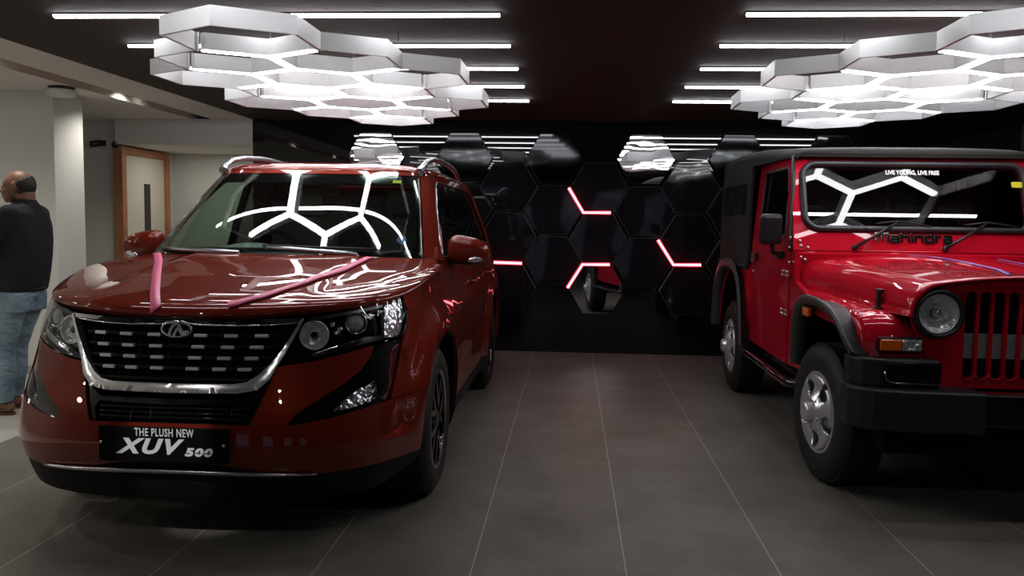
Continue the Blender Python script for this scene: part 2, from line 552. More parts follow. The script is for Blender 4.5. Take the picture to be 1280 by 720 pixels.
# shopfront behind the viewer: dark mullions with dim evening panes
wf = MB().box(XL, X_RIGHT, Y_FRONT - 0.12, Y_FRONT, 2.15, Z_CEIL).box(XL, X_RIGHT, Y_FRONT - 0.12, Y_FRONT, 0, 0.25)
PX = [-7.6, -6.0, -4.4, -2.8, -1.2, 0.4, 2.0, 3.6, X_RIGHT]
wf.box(XL, PX[0], Y_FRONT - 0.12, Y_FRONT, 0.25, 2.15)
for i in range(len(PX) - 1):
    wf.box(PX[i + 1] - 0.9, PX[i + 1], Y_FRONT - 0.12, Y_FRONT, 0.25, 2.15)
struct('wall_front', wf, m_dark_wall)
m_pane = mat('evening_pane', (0.02, 0.02, 0.03), 0.1, emit=(0.55, 0.68, 1.0), estr=SHOPFRONT_GLOW)
for i in range(len(PX) - 1):
    if PX[i + 1] - 0.9 - PX[i] > 0.05:
        struct('window_%d' % (i + 1), MB().box(PX[i], PX[i + 1] - 0.9, Y_FRONT - 0.08, Y_FRONT - 0.06, 0.25, 2.15), m_pane)

# door in the recess (opens off the aisle wall)
d = MB()
d.box(-4.87, -4.80, 8.985, 9.0, 0, 0.01)
frame = MB()
FX0, FX1 = -4.90, -4.80
frame.box(FX0, FX1, 8.74, 8.83, 0, 2.10, 0.004).box(FX0, FX1, DY1, DY1 + 0.075, 0, 2.10, 0.004).box(FX0, FX1, 8.83, DY1, 2.02, 2.10, 0.004)
struct('trim_1', frame, m_wood)
leaf = MB().box(-4.875, -4.835, 8.832, DY1 - 0.002, 0.008, 2.018, 0.003)
do = struct('door_1', leaf, m_door)
gl = MB().box(-4.838, -4.832, 9.26, 9.40, 0.75, 1.72, 0.002).build('door_glass', m_dark_glass, do)
tag(gl, 'tall narrow dark glass strip')
hd_ = MB().tube([(-4.83, 9.64, 1.02), (-4.785, 9.64, 1.02), (-4.785, 9.53, 1.02)], 0.009, 8)
hd_.box(-4.836, -4.829, 9.615, 9.665, 0.93, 1.09, 0.002)
hd_.build('door_handle', m_steel, do)

# surveillance cameras on the aisle end wall
def wall_camera(x, z, aim, lab):
    t = thing('security_camera', lab, 'security camera', (x, 8.86, z), 0)
    MB().box(-0.035, 0.035, -0.012, 0.0, -0.03, 0.03, 0.004).build('mount_plate', m_black_plastic, t)
    MB().tube([(0, -0.01, 0), (0, -0.05, 0.005), (aim[0] * 0.03, -0.08, 0.0)], 0.011, 8).build('bracket', m_black_plastic, t)
    Mx = Matrix.Translation((aim[0] * 0.04, -0.09, -0.01)) @ Vector(aim).to_track_quat('X', 'Z').to_matrix().to_4x4()
    b = MB().lathe([(-0.06, 0.0), (-0.06, 0.03), (-0.055, 0.034), (0.055, 0.034), (0.06, 0.031), (0.06, 0.026), (0.05, 0.024), (0.05, 0.0)], 20, 'x', M=Mx)
    b.build('camera_body', m_black_plastic, t)
    MB().lathe([(0.051, 0.0), (0.054, 0.012), (0.0515, 0.022)], 16, 'x', M=Mx).build('camera_lens', m_dark_glass, t)
    return t
wall_camera(-5.075, 2.135, (-0.6, -0.75, -0.2), 'small black bullet camera high on the wall, further from the wooden door frame')
wall_camera(-4.90, 2.13, (0.35, -0.9, -0.25), 'black dome-ended camera high on the wall, right beside the wooden door frame')

# round fitting under the aisle ceiling
t = thing('round_fixture', 'round white fixture on the aisle ceiling in front of the white column', 'ceiling fixture', (-4.13, 6.62, Z_CEIL))
MB().lathe([(0, 0.0), (0, 0.095), (-0.022, 0.095), (-0.022, 0.0)], 32, 'z').build('mounting_ring', m_black_plastic, t)
MB().lathe([(-0.022, 0.0), (-0.022, 0.108), (-0.03, 0.114), (-0.06, 0.110), (-0.075, 0.09), (-0.082, 0.05), (-0.083, 0.0)], 40, 'z').build('cover', mat('white_plastic', (0.62, 0.62, 0.60), 0.45), t)

# the two spots seen in the lighting slot
m_spot = mat('spot_face', (0.9, 0.88, 0.8), 0.4, emit=(1.0, 0.95, 0.88), estr=9.0)
m_white_metal = mat('white_metal', (0.72, 0.72, 0.70), 0.35)
for (y, lab) in ((5.62, 'recessed round spot in the ceiling slot, nearer, by the white column'), (7.62, 'recessed round spot in the ceiling slot, farther, near the end wall')):
    t = thing('slot_downlight', lab, 'downlight', (-3.91, y, Z_CEIL + 0.11), 0, 'downlights in the ceiling slot')
    MB().lathe([(0.0, 0.062), (-0.03, 0.062), (-0.03, 0.05), (-0.012, 0.044), (-0.010, 0.0)], 28, 'z').build('bezel', m_white_metal, t)
    MB().lathe([(-0.0115, 0.0), (-0.0125, 0.043), (-0.010, 0.044)], 24, 'z').build('lens', m_spot, t)

# ================================================================== CEILING TUBES
m_tube = mat('tube_diffuser', (0.9, 0.9, 0.95), 0.4, emit=(0.98, 0.96, 1.0), estr=STRIP_GLOW)
m_alu = mat('painted_aluminium', (0.80, 0.82, 0.82), 0.45, metal=0.0)
STRIP_Y = [3.50, 4.24, 4.97, 5.70, 6.44, 7.20]  # nearest row is added above the view to light the pendant fronts
PLACE = ['frontmost, added unseen above the view,', 'second from the front', 'third from the front', 'fourth from the front', 'second farthest', 'farthest']
for side, xa, xb in (('left', -2.67, -0.375), ('right', 0.83, 3.12)):
    for k, y in enumerate(STRIP_Y):
        lab = '%s of the glowing ceiling tubes over the %s' % (PLACE[k], 'dark red family car' if side == 'left' else 'bright red off-roader')
        t = thing('tube_light', lab, 'light tube', ((xa + xb) / 2, y, Z_CEIL), 0, 'linear tubes on the black ceiling')
        h = (xb - xa) / 2
        MB().box(-h - 0.006, h + 0.006, -0.019, 0.019, -0.008, 0.0).build('housing', m_black_plastic, t)
        pr = [(0.0175 * math.cos(a), -0.008 - 0.014 * math.sin(a)) for a in np.linspace(0, math.pi, 9)]
        MB().prism(pr, 'x', -h, h, smooth=True).build('diffuser', m_tube, t)

# ================================================================== HONEYCOMB PENDANTS
m_pend_glow = mat('pendant_diffuser', (0.9, 0.9, 0.9), 0.4, emit=(0.97, 0.98, 1.0), estr=PENDANT_GLOW)
m_wire = mat('wire', (0.3, 0.3, 0.3), 0.3, metal=1.0)
CELLS = [(0, 0), (0, 1), (0, 2), (1, 0), (1, 1), (1, 2), (1, 3), (2, 0), (2, 1), (2, 2), (2, 3), (3, 1), (3, 2), (3, 3)]
PS, PTH = 0.343, math.radians(-0.9)
BW, BH = 0.056, 0.088

def honeycomb(ox, oy, lab, mirror=False):
    zb = 2.185
    t = thing('honeycomb_pendant', lab, 'pendant light', (ox, oy, zb), PTH if not mirror else -PTH, 'honeycomb pendants')
    def verts(c):
        cx, cy = (c[1] - c[0]) * math.sqrt(3) / 2 * PS, 1.5 * PS * (c[0] + c[1])
        return (cx, cy), [(cx + PS * math.cos(math.radians(90 + 60 * k)), cy + PS * math.sin(math.radians(90 + 60 * k))) for k in range(6)]
    key = lambda a, b: tuple(np.round((np.array(a) + np.array(b)) / 2, 2) + 0.0)
    count = {}
    for c in CELLS:
        V = verts(c)[1]
        for k in range(6): count[key(V[k], V[(k + 1) % 6])] = count.get(key(V[k], V[(k + 1) % 6]), 0) + 1
    done = set()
    for c in CELLS:
        ctr, V = verts(c)
        fr, gw = MB(), MB()
        for k in range(6):
            a, b = np.array(V[k]), np.array(V[(k + 1) % 6])
            q = key(a, b)
            if q in done: continue
            done.add(q)
            dr = (b - a) / np.linalg.norm(b - a); nr = np.array((-dr[1], dr[0])) * BW / 2
            e = dr * (BW / 2 * math.tan(math.radians(30)))
            if count[q] == 2:
                # bar between two cells: broad, with the glowing diffuser underneath
                poly = [tuple(p) for p in (a + e + nr, a, a + e - nr, b - e - nr, b, b - e + nr)]
                fr.prism(poly[::-1], 'z', 0.004, BH)
                g = [tuple(p) for p in (a + e + nr * 0.9, a + e * 0.1, a + e - nr * 0.9, b - e - nr * 0.9, b - e * 0.1, b - e + nr * 0.9)]
                gw.prism(g[::-1], 'z', 0.0, 0.006)
            else:
                # outer wall: thin plate on the far side of the edge
                if nr.dot((a + b) / 2 - np.array(ctr)) < 0: nr = -nr
                poly = [tuple(p) for p in (a + nr - e * 0.0, b + nr + e * 0.0, b + nr * 0.5, a + nr * 0.5)]
                poly = [tuple(p) for p in (a + nr - e, b + nr + e, b + nr * 0.45 + e * 0.45, a + nr * 0.45 - e * 0.45)]
                ar = sum(poly[m][0] * poly[(m + 1) % 4][1] - poly[(m + 1) % 4][0] * poly[m][1] for m in range(4))
                fr.prism(poly if ar > 0 else poly[::-1], 'z', 0.0, BH)
        if fr.v:
            f = fr.build('hexagon_frame', m_alu, t)
            if gw.v: gw.build('diffuser', m_pend_glow, f)
    for (i, j, k) in ((0, 0, 0), (0, 1, 0), (1, 0, 0), (2, 1, 0), (1, 2, 0), (3, 3, 3), (0, 2, 3), (2, 0, 3)):
        cx, cy = (j - i) * math.sqrt(3) / 2 * PS, 1.5 * PS * (i + j)
        x, y = cx + PS * math.cos(math.radians(90 + 60 * k)), cy + PS * math.sin(math.radians(90 + 60 * k))
        w = MB().tube([(x, y, BH - 0.002), (x, y, Z_CEIL - zb)], 0.0018, 6)
        w.lathe([(BH - 0.002, 0.009), (BH + 0.012, 0.009), (BH + 0.014, 0.0)], 10, 'z', (x, y, 0))
        w.build('suspension_wire', m_wire, t)
    return t
honeycomb(-1.578, 4.00, 'white honeycomb pendant light hanging over the dark red family car')
honeycomb(2.02, 4.00, 'white honeycomb pendant light hanging over the bright red off-roader')

# ================================================================== HEXAGON WALL
m_panel = add_bump(mat('panel_black', (0.010, 0.010, 0.012), 0.04, coat=0.0, spec=0.5), 1.6, 0.25, 0.03, 1.0)
m_panel_dim = add_bump(mat('panel_dim_mirror', (0.026, 0.027, 0.029), 0.06, metal=1.0), 0.9, 0.04, 0.02, 1.0, (1, 1, 1.8))
m_panel_mirror = mat('panel_mirror', (0.80, 0.80, 0.80), 0.02, metal=1.0)
m_panel_wavy = add_bump(mat('panel_wavy_mirror', (0.72, 0.72, 0.73), 0.02, metal=1.0), 2.2, 0.16, 0.012, 1.5, (1, 1, 2.0))
m_seam = mat('panel_edge', (0.045, 0.045, 0.05), 0.35)
rng = random.Random(7)
HX0, HP, HR = 0.744, 0.464, 0.2975
ROWS_E = (2.003, 1.478, 0.953); ROWS_O = (1.716, 1.193, 0.668)
special = {(0, 0): ('wavy', (0.0, 5.0), 'brightly reflecting wavy mirror hexagon near the middle of the back wall, at its top'),
           (-6, 0): ('wavy', (0.0, 5.0), 'brightly reflecting wavy mirror hexagon on the back wall just over the dark red car roof'),
           (-4, 0): ('dim', (0.6, -3.0), 'dim wavy mirror hexagon, top row, just right of the dark red car roof'),
           (-2, 0): ('dim', (0.4, -2.5), 'half-lit dim mirror hexagon, top row, between the two car roofs, left of the bright one'),
           (2, 0): ('dim', (0.8, 3.0), 'dim wavy mirror hexagon, top row, just left of the black soft top'),
           (1, 0): ('black', (-0.6, 1.0), 'black glossy hexagon touching the lower right of the bright wavy mirror in mid wall'),
           (-3, 0): ('black', (0.6, -1.0), 'black glossy hexagon in the upper row right beside the dark red car window'),
           (-1, 2): ('mirror', (0.0, 7.0), 'clear mirror hexagon low on the wall, showing a wheel and red bodywork')}
for c in range(-6, 6):
    for r in range(3):
        x = HX0 + HP * c
        z = (ROWS_E if c % 2 == 0 else ROWS_O)[r]
        kind, tilt, lab = special.get((c, r), ('black', (rng.uniform(-1.2, 1.2), rng.uniform(-2.0, 2.0)), None))
        if lab is None:
            lab = 'black glossy hexagonal wall panel, %s from the top in the %s column from the left' % (ORD[r], ORD[c + 6])
        t = thing('hexagon_panel', lab, 'wall panel', (x, Y_WALL, z), 0, 'hexagonal panels on the black back wall')
        Mx = Matrix.Rotation(math.radians(tilt[1]), 4, 'Z') @ Matrix.Rotation(math.radians(tilt[0]), 4, 'X')
        hexa = [(HR * math.cos(math.radians(60 * k)), HR * math.sin(math.radians(60 * k)) * 0.985) for k in range(6)]
        dep = 0.012 + HR * abs(math.sin(math.radians(tilt[1]))) + 0.5 * HR * abs(math.sin(math.radians(tilt[0])))
        fr = MB()
        inner = [(0.975 * a, 0.975 * b) for a, b in hexa]
        vs_ = [Mx @ Vector((a, -0.006, b)) + Vector((0, -dep, 0)) for a, b in hexa] + [Vector((a, 0, b)) for a, b in hexa]
        fr.add(vs_, [(k, (k + 1) % 6, 6 + (k + 1) % 6, 6 + k) for k in range(6)])
        fr.add([Mx @ Vector((a, -0.006, b)) + Vector((0, -dep, 0)) for a, b in hexa] + [Mx @ Vector((a, -0.010, b)) + Vector((0, -dep, 0)) for a, b in inner],
               [((k + 1) % 6, k, 6 + k, 6 + (k + 1) % 6) for k in range(6)])
        fr.build('panel_edge', m_seam if kind == 'black' else m_panel, t)
        fc = MB().add([Mx @ Vector((a, -0.010, b)) + Vector((0, -dep, 0)) for a, b in inner], [(0, 1, 2, 3, 4, 5)])
        fc.build('panel_face', {'black': m_panel, 'dim': m_panel_dim, 'wavy': m_panel_wavy, 'mirror': m_panel_mirror}[kind], t)

# red tubes on the panel joints
m_red_tube = mat('red_tube', (0.9, 0.1, 0.1), 0.4, emit=(1.0, 0.07, 0.10), estr=RED_GLOW)
m_red_core = mat('red_tube_core', (0.9, 0.3, 0.3), 0.4, emit=(1.0, 0.33, 0.36), estr=RED_GLOW * 0.8)
def red_light(pts, lab, out=0.062):
    t = thing('red_tube_light', lab, 'light tube', (pts[0][0], Y_WALL, pts[0][1]), 0, 'red tubes on the hexagon wall')
    p = [(x - pts[0][0], -out, z - pts[0][1]) for x, z in pts]
    MB().tube(p, 0.017, 10).build('diffuser', m_red_tube, t)
    q = [(a, b - 0.0135, c_) for a, b, c_ in p]
    MB().tube(q, 0.008, 8).build('bright_core', m_red_core, t)
    for (a, b, c_) in p:
        MB().tube([(a, b + 0.01, c_), (a, b + 0.022, c_)], 0.008, 8).build('standoff', m_black_plastic, t)
red_light([(-0.031, 1.705), (0.122, 1.456), (0.40, 1.458)], 'red V-shaped light tube high in mid wall, left of the bright mirror hexagon')
red_light([(0.886, 1.187), (1.048, 0.938), (1.325, 0.941)], 'red V-shaped light tube lower right, next to the off-roader')
red_light([(-0.025, 0.684), (0.124, 0.927), (0.40, 0.930)], 'red bent light tube over the clear mirror that shows a wheel', 0.105)
red_light([(-0.79, 0.93), (-0.50, 0.925)], 'short straight red light tube beside the dark red car door')
# ================================================================== DARK RED FAMILY CAR: surfaces
XO = (-1.56, 4.10)
X_N, X_YF, X_YR, X_LR, X_NR = 2.5, 0.15, 2.95, 0.70, 3.2
x_w = spline((.15, .25, .32, .45, .62, .80, .92, 1.0, 1.06, 1.13, 1.20), (.85, .89, .907, .923, .933, .933, .910, .887, .874, .853, .825))
x_y0 = spline((.15, .25, .36, .45, .56, .70, .85, .95, 1.0, 1.06, 1.13, 1.2), (-.84, -.90, -.945, -.985, -.965, -.915, -.872, -.862, -.842, -.80, -.74, -.66))

x_n = spline((.2, .36, .55, .75, .95, 1.2), (3.5, 3.4, 3.1, 2.75, 2.55, 2.45))

def arc_table(w, L_, n):
    ph = np.linspace(0, math.pi / 2, 4001)
    x = w * np.sin(ph) ** (2 / n); y = -L_ * np.cos(ph) ** (2 / n)
    s = np.concatenate([[0], np.cumsum(np.hypot(np.diff(x), np.diff(y)))])
    return s, np.sin(ph) ** (2 / n), np.cos(ph) ** (2 / n)
_NG = np.linspace(2.4, 4.0, 17)
_SG = np.linspace(0, 1.75, 1751)
_TX, _TY = [], []
for _n in _NG:
    _a, _b, _c = arc_table(.92, 1.03, _n)
    _TX.append(np.interp(_SG, _a, _b)); _TY.append(np.where(_SG <= _a[-1], np.interp(_SG, _a, _c), -(_SG - _a[-1]) / 1.03))
_TX = np.array(_TX); _TY = np.array(_TY)
def front_xy(a, n):
    """unit plan curve at arc length a for roundness n (bilinear in a table)"""
    u = np.clip((np.asarray(n, float) - 2.4) / 0.1, 0, 15.999); v = np.clip(np.asarray(a, float) / .001, 0, 1749.999)
    i = u.astype(int); j = v.astype(int); p = u - i; q = v - j
    def g(T): return (T[i, j] * (1 - p) + T[i + 1, j] * p) * (1 - q) + (T[i, j + 1] * (1 - p) + T[i + 1, j + 1] * p) * q
    return g(_TX), g(_TY)

def flare(y, z):
    o = 0
    for yc in (0.0, 2.70):
        d = np.sqrt((y - yc) ** 2 + (z - .375) ** 2)
        t = np.clip((.60 - d) / .15, 0, 1)
        o = o + .028 * t * t * (3 - 2 * t)
    return o

def x_front(s, z):
    """front fascia: s = metres round the nose from the centre line, z = height"""
    s = np.asarray(s, float); z = np.asarray(z, float)
    a = np.abs(s)
    X, Y = front_xy(a, x_n(z))
    w = x_w(z); Lf = X_YF - x_y0(z)
    x = w * X; y = X_YF - Lf * np.maximum(Y, 0) - np.minimum(Y, 0) * 1.03
    x = x + flare(y, z) * np.clip((X - .8) / .2, 0, 1)
    # swage under the lamp and over the lower lip
    return np.stack([np.sign(s) * x, y, z], -1)

def x_side(y, z):
    y = np.asarray(y, float); z = np.asarray(z, float)
    w = x_w(z); Lf = X_YF - x_y0(z)
    r = np.clip((X_YF - y) / Lf, 0, .99999)
    q = np.clip((y - X_YR) / X_LR, 0, .99999)
    nz = x_n(z)
    f = (1 - r ** nz) ** (1 / nz) * (1 - q ** X_NR) ** (1 / X_NR)
    crease = .010 * np.exp(-((z - (.86 + .02 * y)) / .03) ** 2) * np.clip((y - .5) / .3, 0, 1) * np.clip((3.2 - y) / .4, 0, 1)
    low = -.018 * np.exp(-((z - .52) / .10) ** 2) * np.clip((y - .6) / .25, 0, 1) * np.clip((2.2 - y) / .25, 0, 1)
    return np.stack([w * f + flare(y, z) + crease + low, y, z], -1)

def x_rear(s, z):
    s = np.asarray(s, float); z = np.asarray(z, float)
    th = s / .93 * (math.pi / 2)
    X = np.sign(th) * np.abs(np.sin(th)) ** (2 / X_NR); Y = np.abs(np.cos(th)) ** (2 / X_NR)
    return np.stack([x_w(z) * X, X_YR + (X_LR + .02 * np.sin(z * 4)) * Y, z], -1)

# bonnet: height over (x, y)
def X_ZS(x, y):
    q = np.clip(np.abs(x) / .82, 0, 1.1)
    t = np.clip((y + .50) / .65, 0, 1)
    return .957 + .052 * q ** 1.6 + .070 * q ** 2.5 * t * t * (3 - 2 * t)
X_TW, X_TL = .888, 1.012
x_zc = spline((-.9, -.6, -.3, 0, .3, .5, .9), (1.045, 1.06, 1.09, 1.128, 1.160, 1.175, 1.19))
def x_r(x, y):
    a = np.abs(x) / X_TW; b = np.clip((X_YF - y) / X_TL, 0, None)
    return (a ** X_N + b ** X_N) ** (1 / X_N)
def x_hood(x, y):
    x = np.asarray(x, float); y = np.asarray(y, float)
    r = np.clip(x_r(x, y), 0, 1)
    zs = X_ZS(x, y)
    t = np.clip((.50 - .10 * (y + .8) * 0 - np.abs(x)) / .10, 0, 1)
    ridge = .013 * t * t * (3 - 2 * t) * np.clip((y + .75) / .35, 0, 1)
    z = zs + (x_zc(y) - zs) * (1 - r ** 5.0) ** (1 / 2.4) + ridge
    return np.stack([x, y, z], -1)
def x_shoulder(s, t):
    """rolled edge of the bonnet: t = 0 at the plan curve, 1 inside"""
    s = np.asarray(s, float); t = np.asarray(t, float)
    a = np.abs(s)
    X, Y = front_xy(a, X_N + 0 * a)
    r = 1 - .04 * t * t
    x = np.sign(s) * X_TW * X * r
    y = X_YF - X_TL * np.maximum(Y, 0) * r - np.minimum(Y, 0) * 1.03
    return np.stack([x, y, x_hood(x, y)[..., 2]], -1)

# glasshouse
G_N, G_L = 3.0, .55
g_w = spline((1.0, 1.10, 1.20, 1.40, 1.60, 1.68, 1.72), (.875, .853, .822, .762, .692, .665, .65))
g_y0 = spline((1.0, 1.15, 1.21, 1.40, 1.615, 1.65, 1.75), (.06, .24, .315, .560, .855, .905, 1.05))
g_yr = spline((1.0, 1.1, 1.3, 1.5, 1.66, 1.75), (3.66, 3.63, 3.54, 3.42, 3.28, 3.2))
_gs, _gX, _gY = arc_table(.80, G_L, G_N)
G_S1 = float(_gs[-1])
def g_front(s, z):
    s = np.asarray(s, float); z = np.asarray(z, float)
    a = np.abs(s)
    X = np.interp(a, _gs, _gX); Y = np.interp(a, _gs, _gY)
    return np.stack([np.sign(s) * g_w(z) * X, g_y0(z) + G_L * (1 - Y) + np.maximum(a - G_S1, 0), z], -1)
def g_side(y, z):
    y = np.asarray(y, float); z = np.asarray(z, float)
    yc = g_y0(z) + G_L
    r = np.clip((yc - y) / G_L, 0, .99999)
    q = np.clip((y - (g_yr(z) - .5)) / .5, 0, .99999)
    return np.stack([g_w(z) * (1 - r ** G_N) ** (1 / G_N) * (1 - q ** 4) ** (1 / 4), y, z], -1)
def g_rear(s, z):
    s = np.asarray(s, float); z = np.asarray(z, float)
    th = s / .8 * (math.pi / 2)
    X = np.sign(th) * np.abs(np.sin(th)) ** .5; Y = np.abs(np.cos(th)) ** .5
    return np.stack([g_w(z) * X, g_yr(z) - .5 + .5 * Y, z], -1)
G_ZR = 1.645
def g_roof(x, y):
    x = np.asarray(x, float); y = np.asarray(y, float)
    w = float(g_w(G_ZR)); yf = float(g_y0(G_ZR)) + G_L; yr = float(g_yr(G_ZR)) - .5
    b = np.clip((yf - y) / G_L, 0, None) + np.clip((y - yr) / .5, 0, None)
    r = np.clip(((np.abs(x) / w) ** G_N + b ** G_N) ** (1 / G_N), 0, 1)
    return np.stack([x, y, G_ZR + (.052 + .03 * np.clip(1 - ((y - 1.9) / 1.0) ** 2, 0, 1)) * (1 - r ** 4) ** .5], -1)
# ================================================================== DARK RED FAMILY CAR: build
m_xpaint = mat('wine_paint', (0.185, 0.021, 0.010), 0.40, metal=0.2, coat=1.0, coat_rough=0.012, spec=0.0)
m_chrome = mat('chrome', (0.78, 0.78, 0.80), 0.09, metal=1.0)
m_dash = mat('pale_chrome', (0.80, 0.80, 0.82), 0.35, metal=0.6)
m_satin = mat('satin_chrome', (0.55, 0.55, 0.57), 0.22, metal=1.0)
m_gloss_black = mat('gloss_black', (0.006, 0.006, 0.007), 0.08, coat=0.5)
m_cladding = mat('black_cladding', (0.008, 0.008, 0.008), 0.6, spec=0.25)
m_rubber = mat('rubber', (0.012, 0.012, 0.012), 0.65)
m_black_void = mat('underside', (0.006, 0.006, 0.006), 0.9, spec=0.1)
m_screen = glass_mat('windscreen_glass', (0.62, 0.76, 0.68), ior=1.55, boost=1.3)
m_side_glass = glass_mat('tinted_glass', (0.16, 0.18, 0.17), ior=1.5)
m_front_glass = glass_mat('green_glass', (0.55, 0.68, 0.60), ior=1.5)
m_lens = glass_mat('clear_lens', (0.93, 0.95, 0.96), ior=1.45, boost=1.0)
m_reflector = add_bump(mat('reflector', (0.90, 0.90, 0.92), 0.25, metal=0.9), 38, 0.9, 0.012, 1.0)
m_bowl = add_bump(mat('lamp_bowl', (0.92, 0.92, 0.93), 0.30, metal=0.35, spec=0.8), 55, 1.0, 0.012, 0.5)
m_bulb = mat('bulb_glass', (0.5, 0.5, 0.52), 0.08, spec=0.8)
m_trim_grey = mat('cabin_grey', (0.30, 0.33, 0.31), 0.7)
m_seat = mat('seat_fabric', (0.22, 0.23, 0.22), 0.8)
m_silver = mat('silver_paint', (0.50, 0.51, 0.53), 0.25, metal=0.9)
m_print_white = mat('white_print', (0.93, 0.94, 0.95), 0.5)
m_pink = mat('pink_ribbon', (0.85, 0.14, 0.30), 0.4, spec=0.5)
m_amber = mat('amber_lens', (0.85, 0.16, 0.01), 0.12, coat=0.6)
m_tail = mat('tail_lens', (0.5, 0.01, 0.01), 0.1, coat=0.6)

car = thing('car', 'dark wine-red family car with a chrome-edged black grille and pink ribbons on the bonnet', 'car', (XO[0], XO[1], 0))

def s_at_y(y, z):
    """arc length on the nose where the plan curve reaches y"""
    ss = np.linspace(0, 1.7, 600)
    yy = x_front(ss, np.full_like(ss, z))[:, 1]
    return float(np.interp(y, yy, ss))
def yz(s, z):
    p = x_front(np.array([s]), np.array([z]))[0]
    return (float(p[1]), float(z))
ARC, AZ, AR = (0.02, 0.375, 0.435)[0], 0.375, 0.435
def arch(a0, a1, n=16, yc=ARC):
    return [(yc + AR * math.cos(math.radians(a0 + (a1 - a0) * i / n)), AZ + AR * math.sin(math.radians(a0 + (a1 - a0) * i / n))) for i in range(n + 1)]

def both(fn, name, m, parent=car):
    mb = MB()
    for mir in (False, True): fn(mb, mir)
    return mb.build(name, m, parent)
def pair(fn, name, m, parent=car):
    out = []
    for mir in (False, True):
        mb = MB(); fn(mb, mir); out.append(mb.build(name, m, parent))
    return out

HEAD = [(.397, .771), (.44, .85), (.498, .940), (.521, .957), (.645, .974), (.805, .989), (.929, .999), (1.013, 1.006), (1.050, .990), (1.066, .947), (1.035, .890), (.985, .845), (.930, .836), (.811, .832), (.694, .816), (.56, .790), (.466, .777)]
POD = [(.978, .836), (.945, .73), (.922, .655), (.905, .602), (.824, .588), (.714, .574), (.632, .562), (.541, .550), (.460, .541), (.490, .584), (.577, .636), (.674, .687), (.743, .732), (.785, .782), (.800, .824), (.930, .831)]
FOG = [(.635, .585), (.674, .622), (.74, .660), (.815, .680), (.856, .683), (.871, .660), (.855, .624), (.802, .605), (.710, .591)]

# --- front bumper skin (two cheeks joined under the plate)
def bumper(mb, mir):
    ya = [(s_at_y(y, z), z) for (y, z) in arch(188, 148, 8)]
    out = [(-.01 if not mir else 0.0, .395), (.20, .385), (.40, .345), (.58, .335), (.80, .338), (1.0, .332), (ya[0][0] - .003, .328)] + [(s - .004, z) for s, z in ya]
    out += [(s_at_y(-.34, .606), .604), (1.043, .594), (.910, .595)]
    out += POD[4:15]
    out += [(.694, .808), (.56, .783), (.466, .770), (.400, .763), (.378, .70), (.350, .62), (.322, .546), (.15, .548), (-.01 if not mir else 0.0, .548)]
    patch(mb, x_front, out, .028, mirror=mir, thick=.02)
both(bumper, 'front_bumper', m_xpaint)
# black lower lip, valance and the satin strip
both(lambda mb, mir: patch(mb, x_front, [(0, .20), (.9, .22), (1.16, .30), (1.16, .325), (1.0, .327), (.8, .333), (.58, .330), (.40, .340), (.2, .38), (0, .39)], .035, off=-.006, mirror=mir, thick=.03), 'lower_valance', m_cladding)
lip = [x_front(np.array([s]), np.array([.352 - .012 * (abs(s) / .55) ** 2]))[0] + np.array([0, -.012, 0]) for s in np.linspace(-.58, .58, 33)]
MB().tube(lip, [.004 + .007 * (1 - (abs(i - 16) / 16.0) ** 4) for i in range(33)], 8).build('lip_strip', m_satin, car)

# --- fenders: side skin + rolled shoulder
def fender(mb, mir):
    out = [yz(.907, .598), yz(1.043, .598), (-.36, .610)] + arch(147, 5, 24) + [(.47, .33), (.635, .33), (.637, .7), (.64, 1.0)]
    top = []
    for y in np.linspace(.64, -.36, 16):
        x = .86
        top.append((float(y), float(X_ZS(x, y)) - .002))
    out += top
    out += [yz(1.054, .988), yz(1.070, .947), yz(1.039, .888), yz(.989, .842), yz(.982, .832), yz(.949, .73), yz(.926, .655)]
    patch(mb, x_side, out, .028, mirror=mir, thick=.02)
    # shoulder strip, from the lamp back to the door
    s0 = 1.0; s1 = float(np.interp(.62, [float(x_shoulder(s, 0.0)[1]) for s in np.linspace(1.2, 2.2, 100)], np.linspace(1.2, 2.2, 100)))
    ss = np.linspace(s0, s1, 60); tt = np.linspace(0, 1, 9)
    A, B = np.meshgrid(ss, tt, indexing='ij')
    P = x_shoulder(A.ravel(), B.ravel())
    e = 1e-3
    hx = (x_hood(P[:, 0] + e * 0, P[:, 1]))
    N_ = surf_normals(x_shoulder, np.stack([A.ravel(), np.clip(B.ravel(), .02, .98)], 1), -1, 2e-3)
    N_ *= np.sign(N_[:, 2:3] + 1e-9)
    F = [(i * 9 + j, (i + 1) * 9 + j, (i + 1) * 9 + j + 1, i * 9 + j + 1) for i in range(59) for j in range(8)]
    if mir:
        P = P * [-1, 1, 1]; N_ = N_ * [-1, 1, 1]; F = [f[::-1] for f in F]
    mb.add(P, F, True, [tuple(n) for n in N_])
    # scuttle corner behind the bonnet
    cow = [(.60, .395), (.70, .465), (.78, .52), (.845, .54), (.850, .62), (.80, .74), (.70, .74), (.60, .62)]
    patch(mb, x_hood, cow, .03, mirror=mir, thick=.01, off=.002)
pair(fender, 'front_fender', m_xpaint)
# wheel arch liners
for mir in (False, True):
    for yc in (0.02, 2.70):
        l = MB().lathe([(.55, AR + .02), (.86, AR + .02)], 24, 'x', (0, yc, AZ), a0=math.radians(0), a1=math.radians(180))
        l.lathe([(.55, .05), (.55, AR + .03)], 24, 'x', (0, yc, AZ), a0=0, a1=math.radians(180))
        if mir: l.v = [(-x, y, z) for x, y, z in l.v]
        l.build('wheel_arch_liner', m_black_void, car)

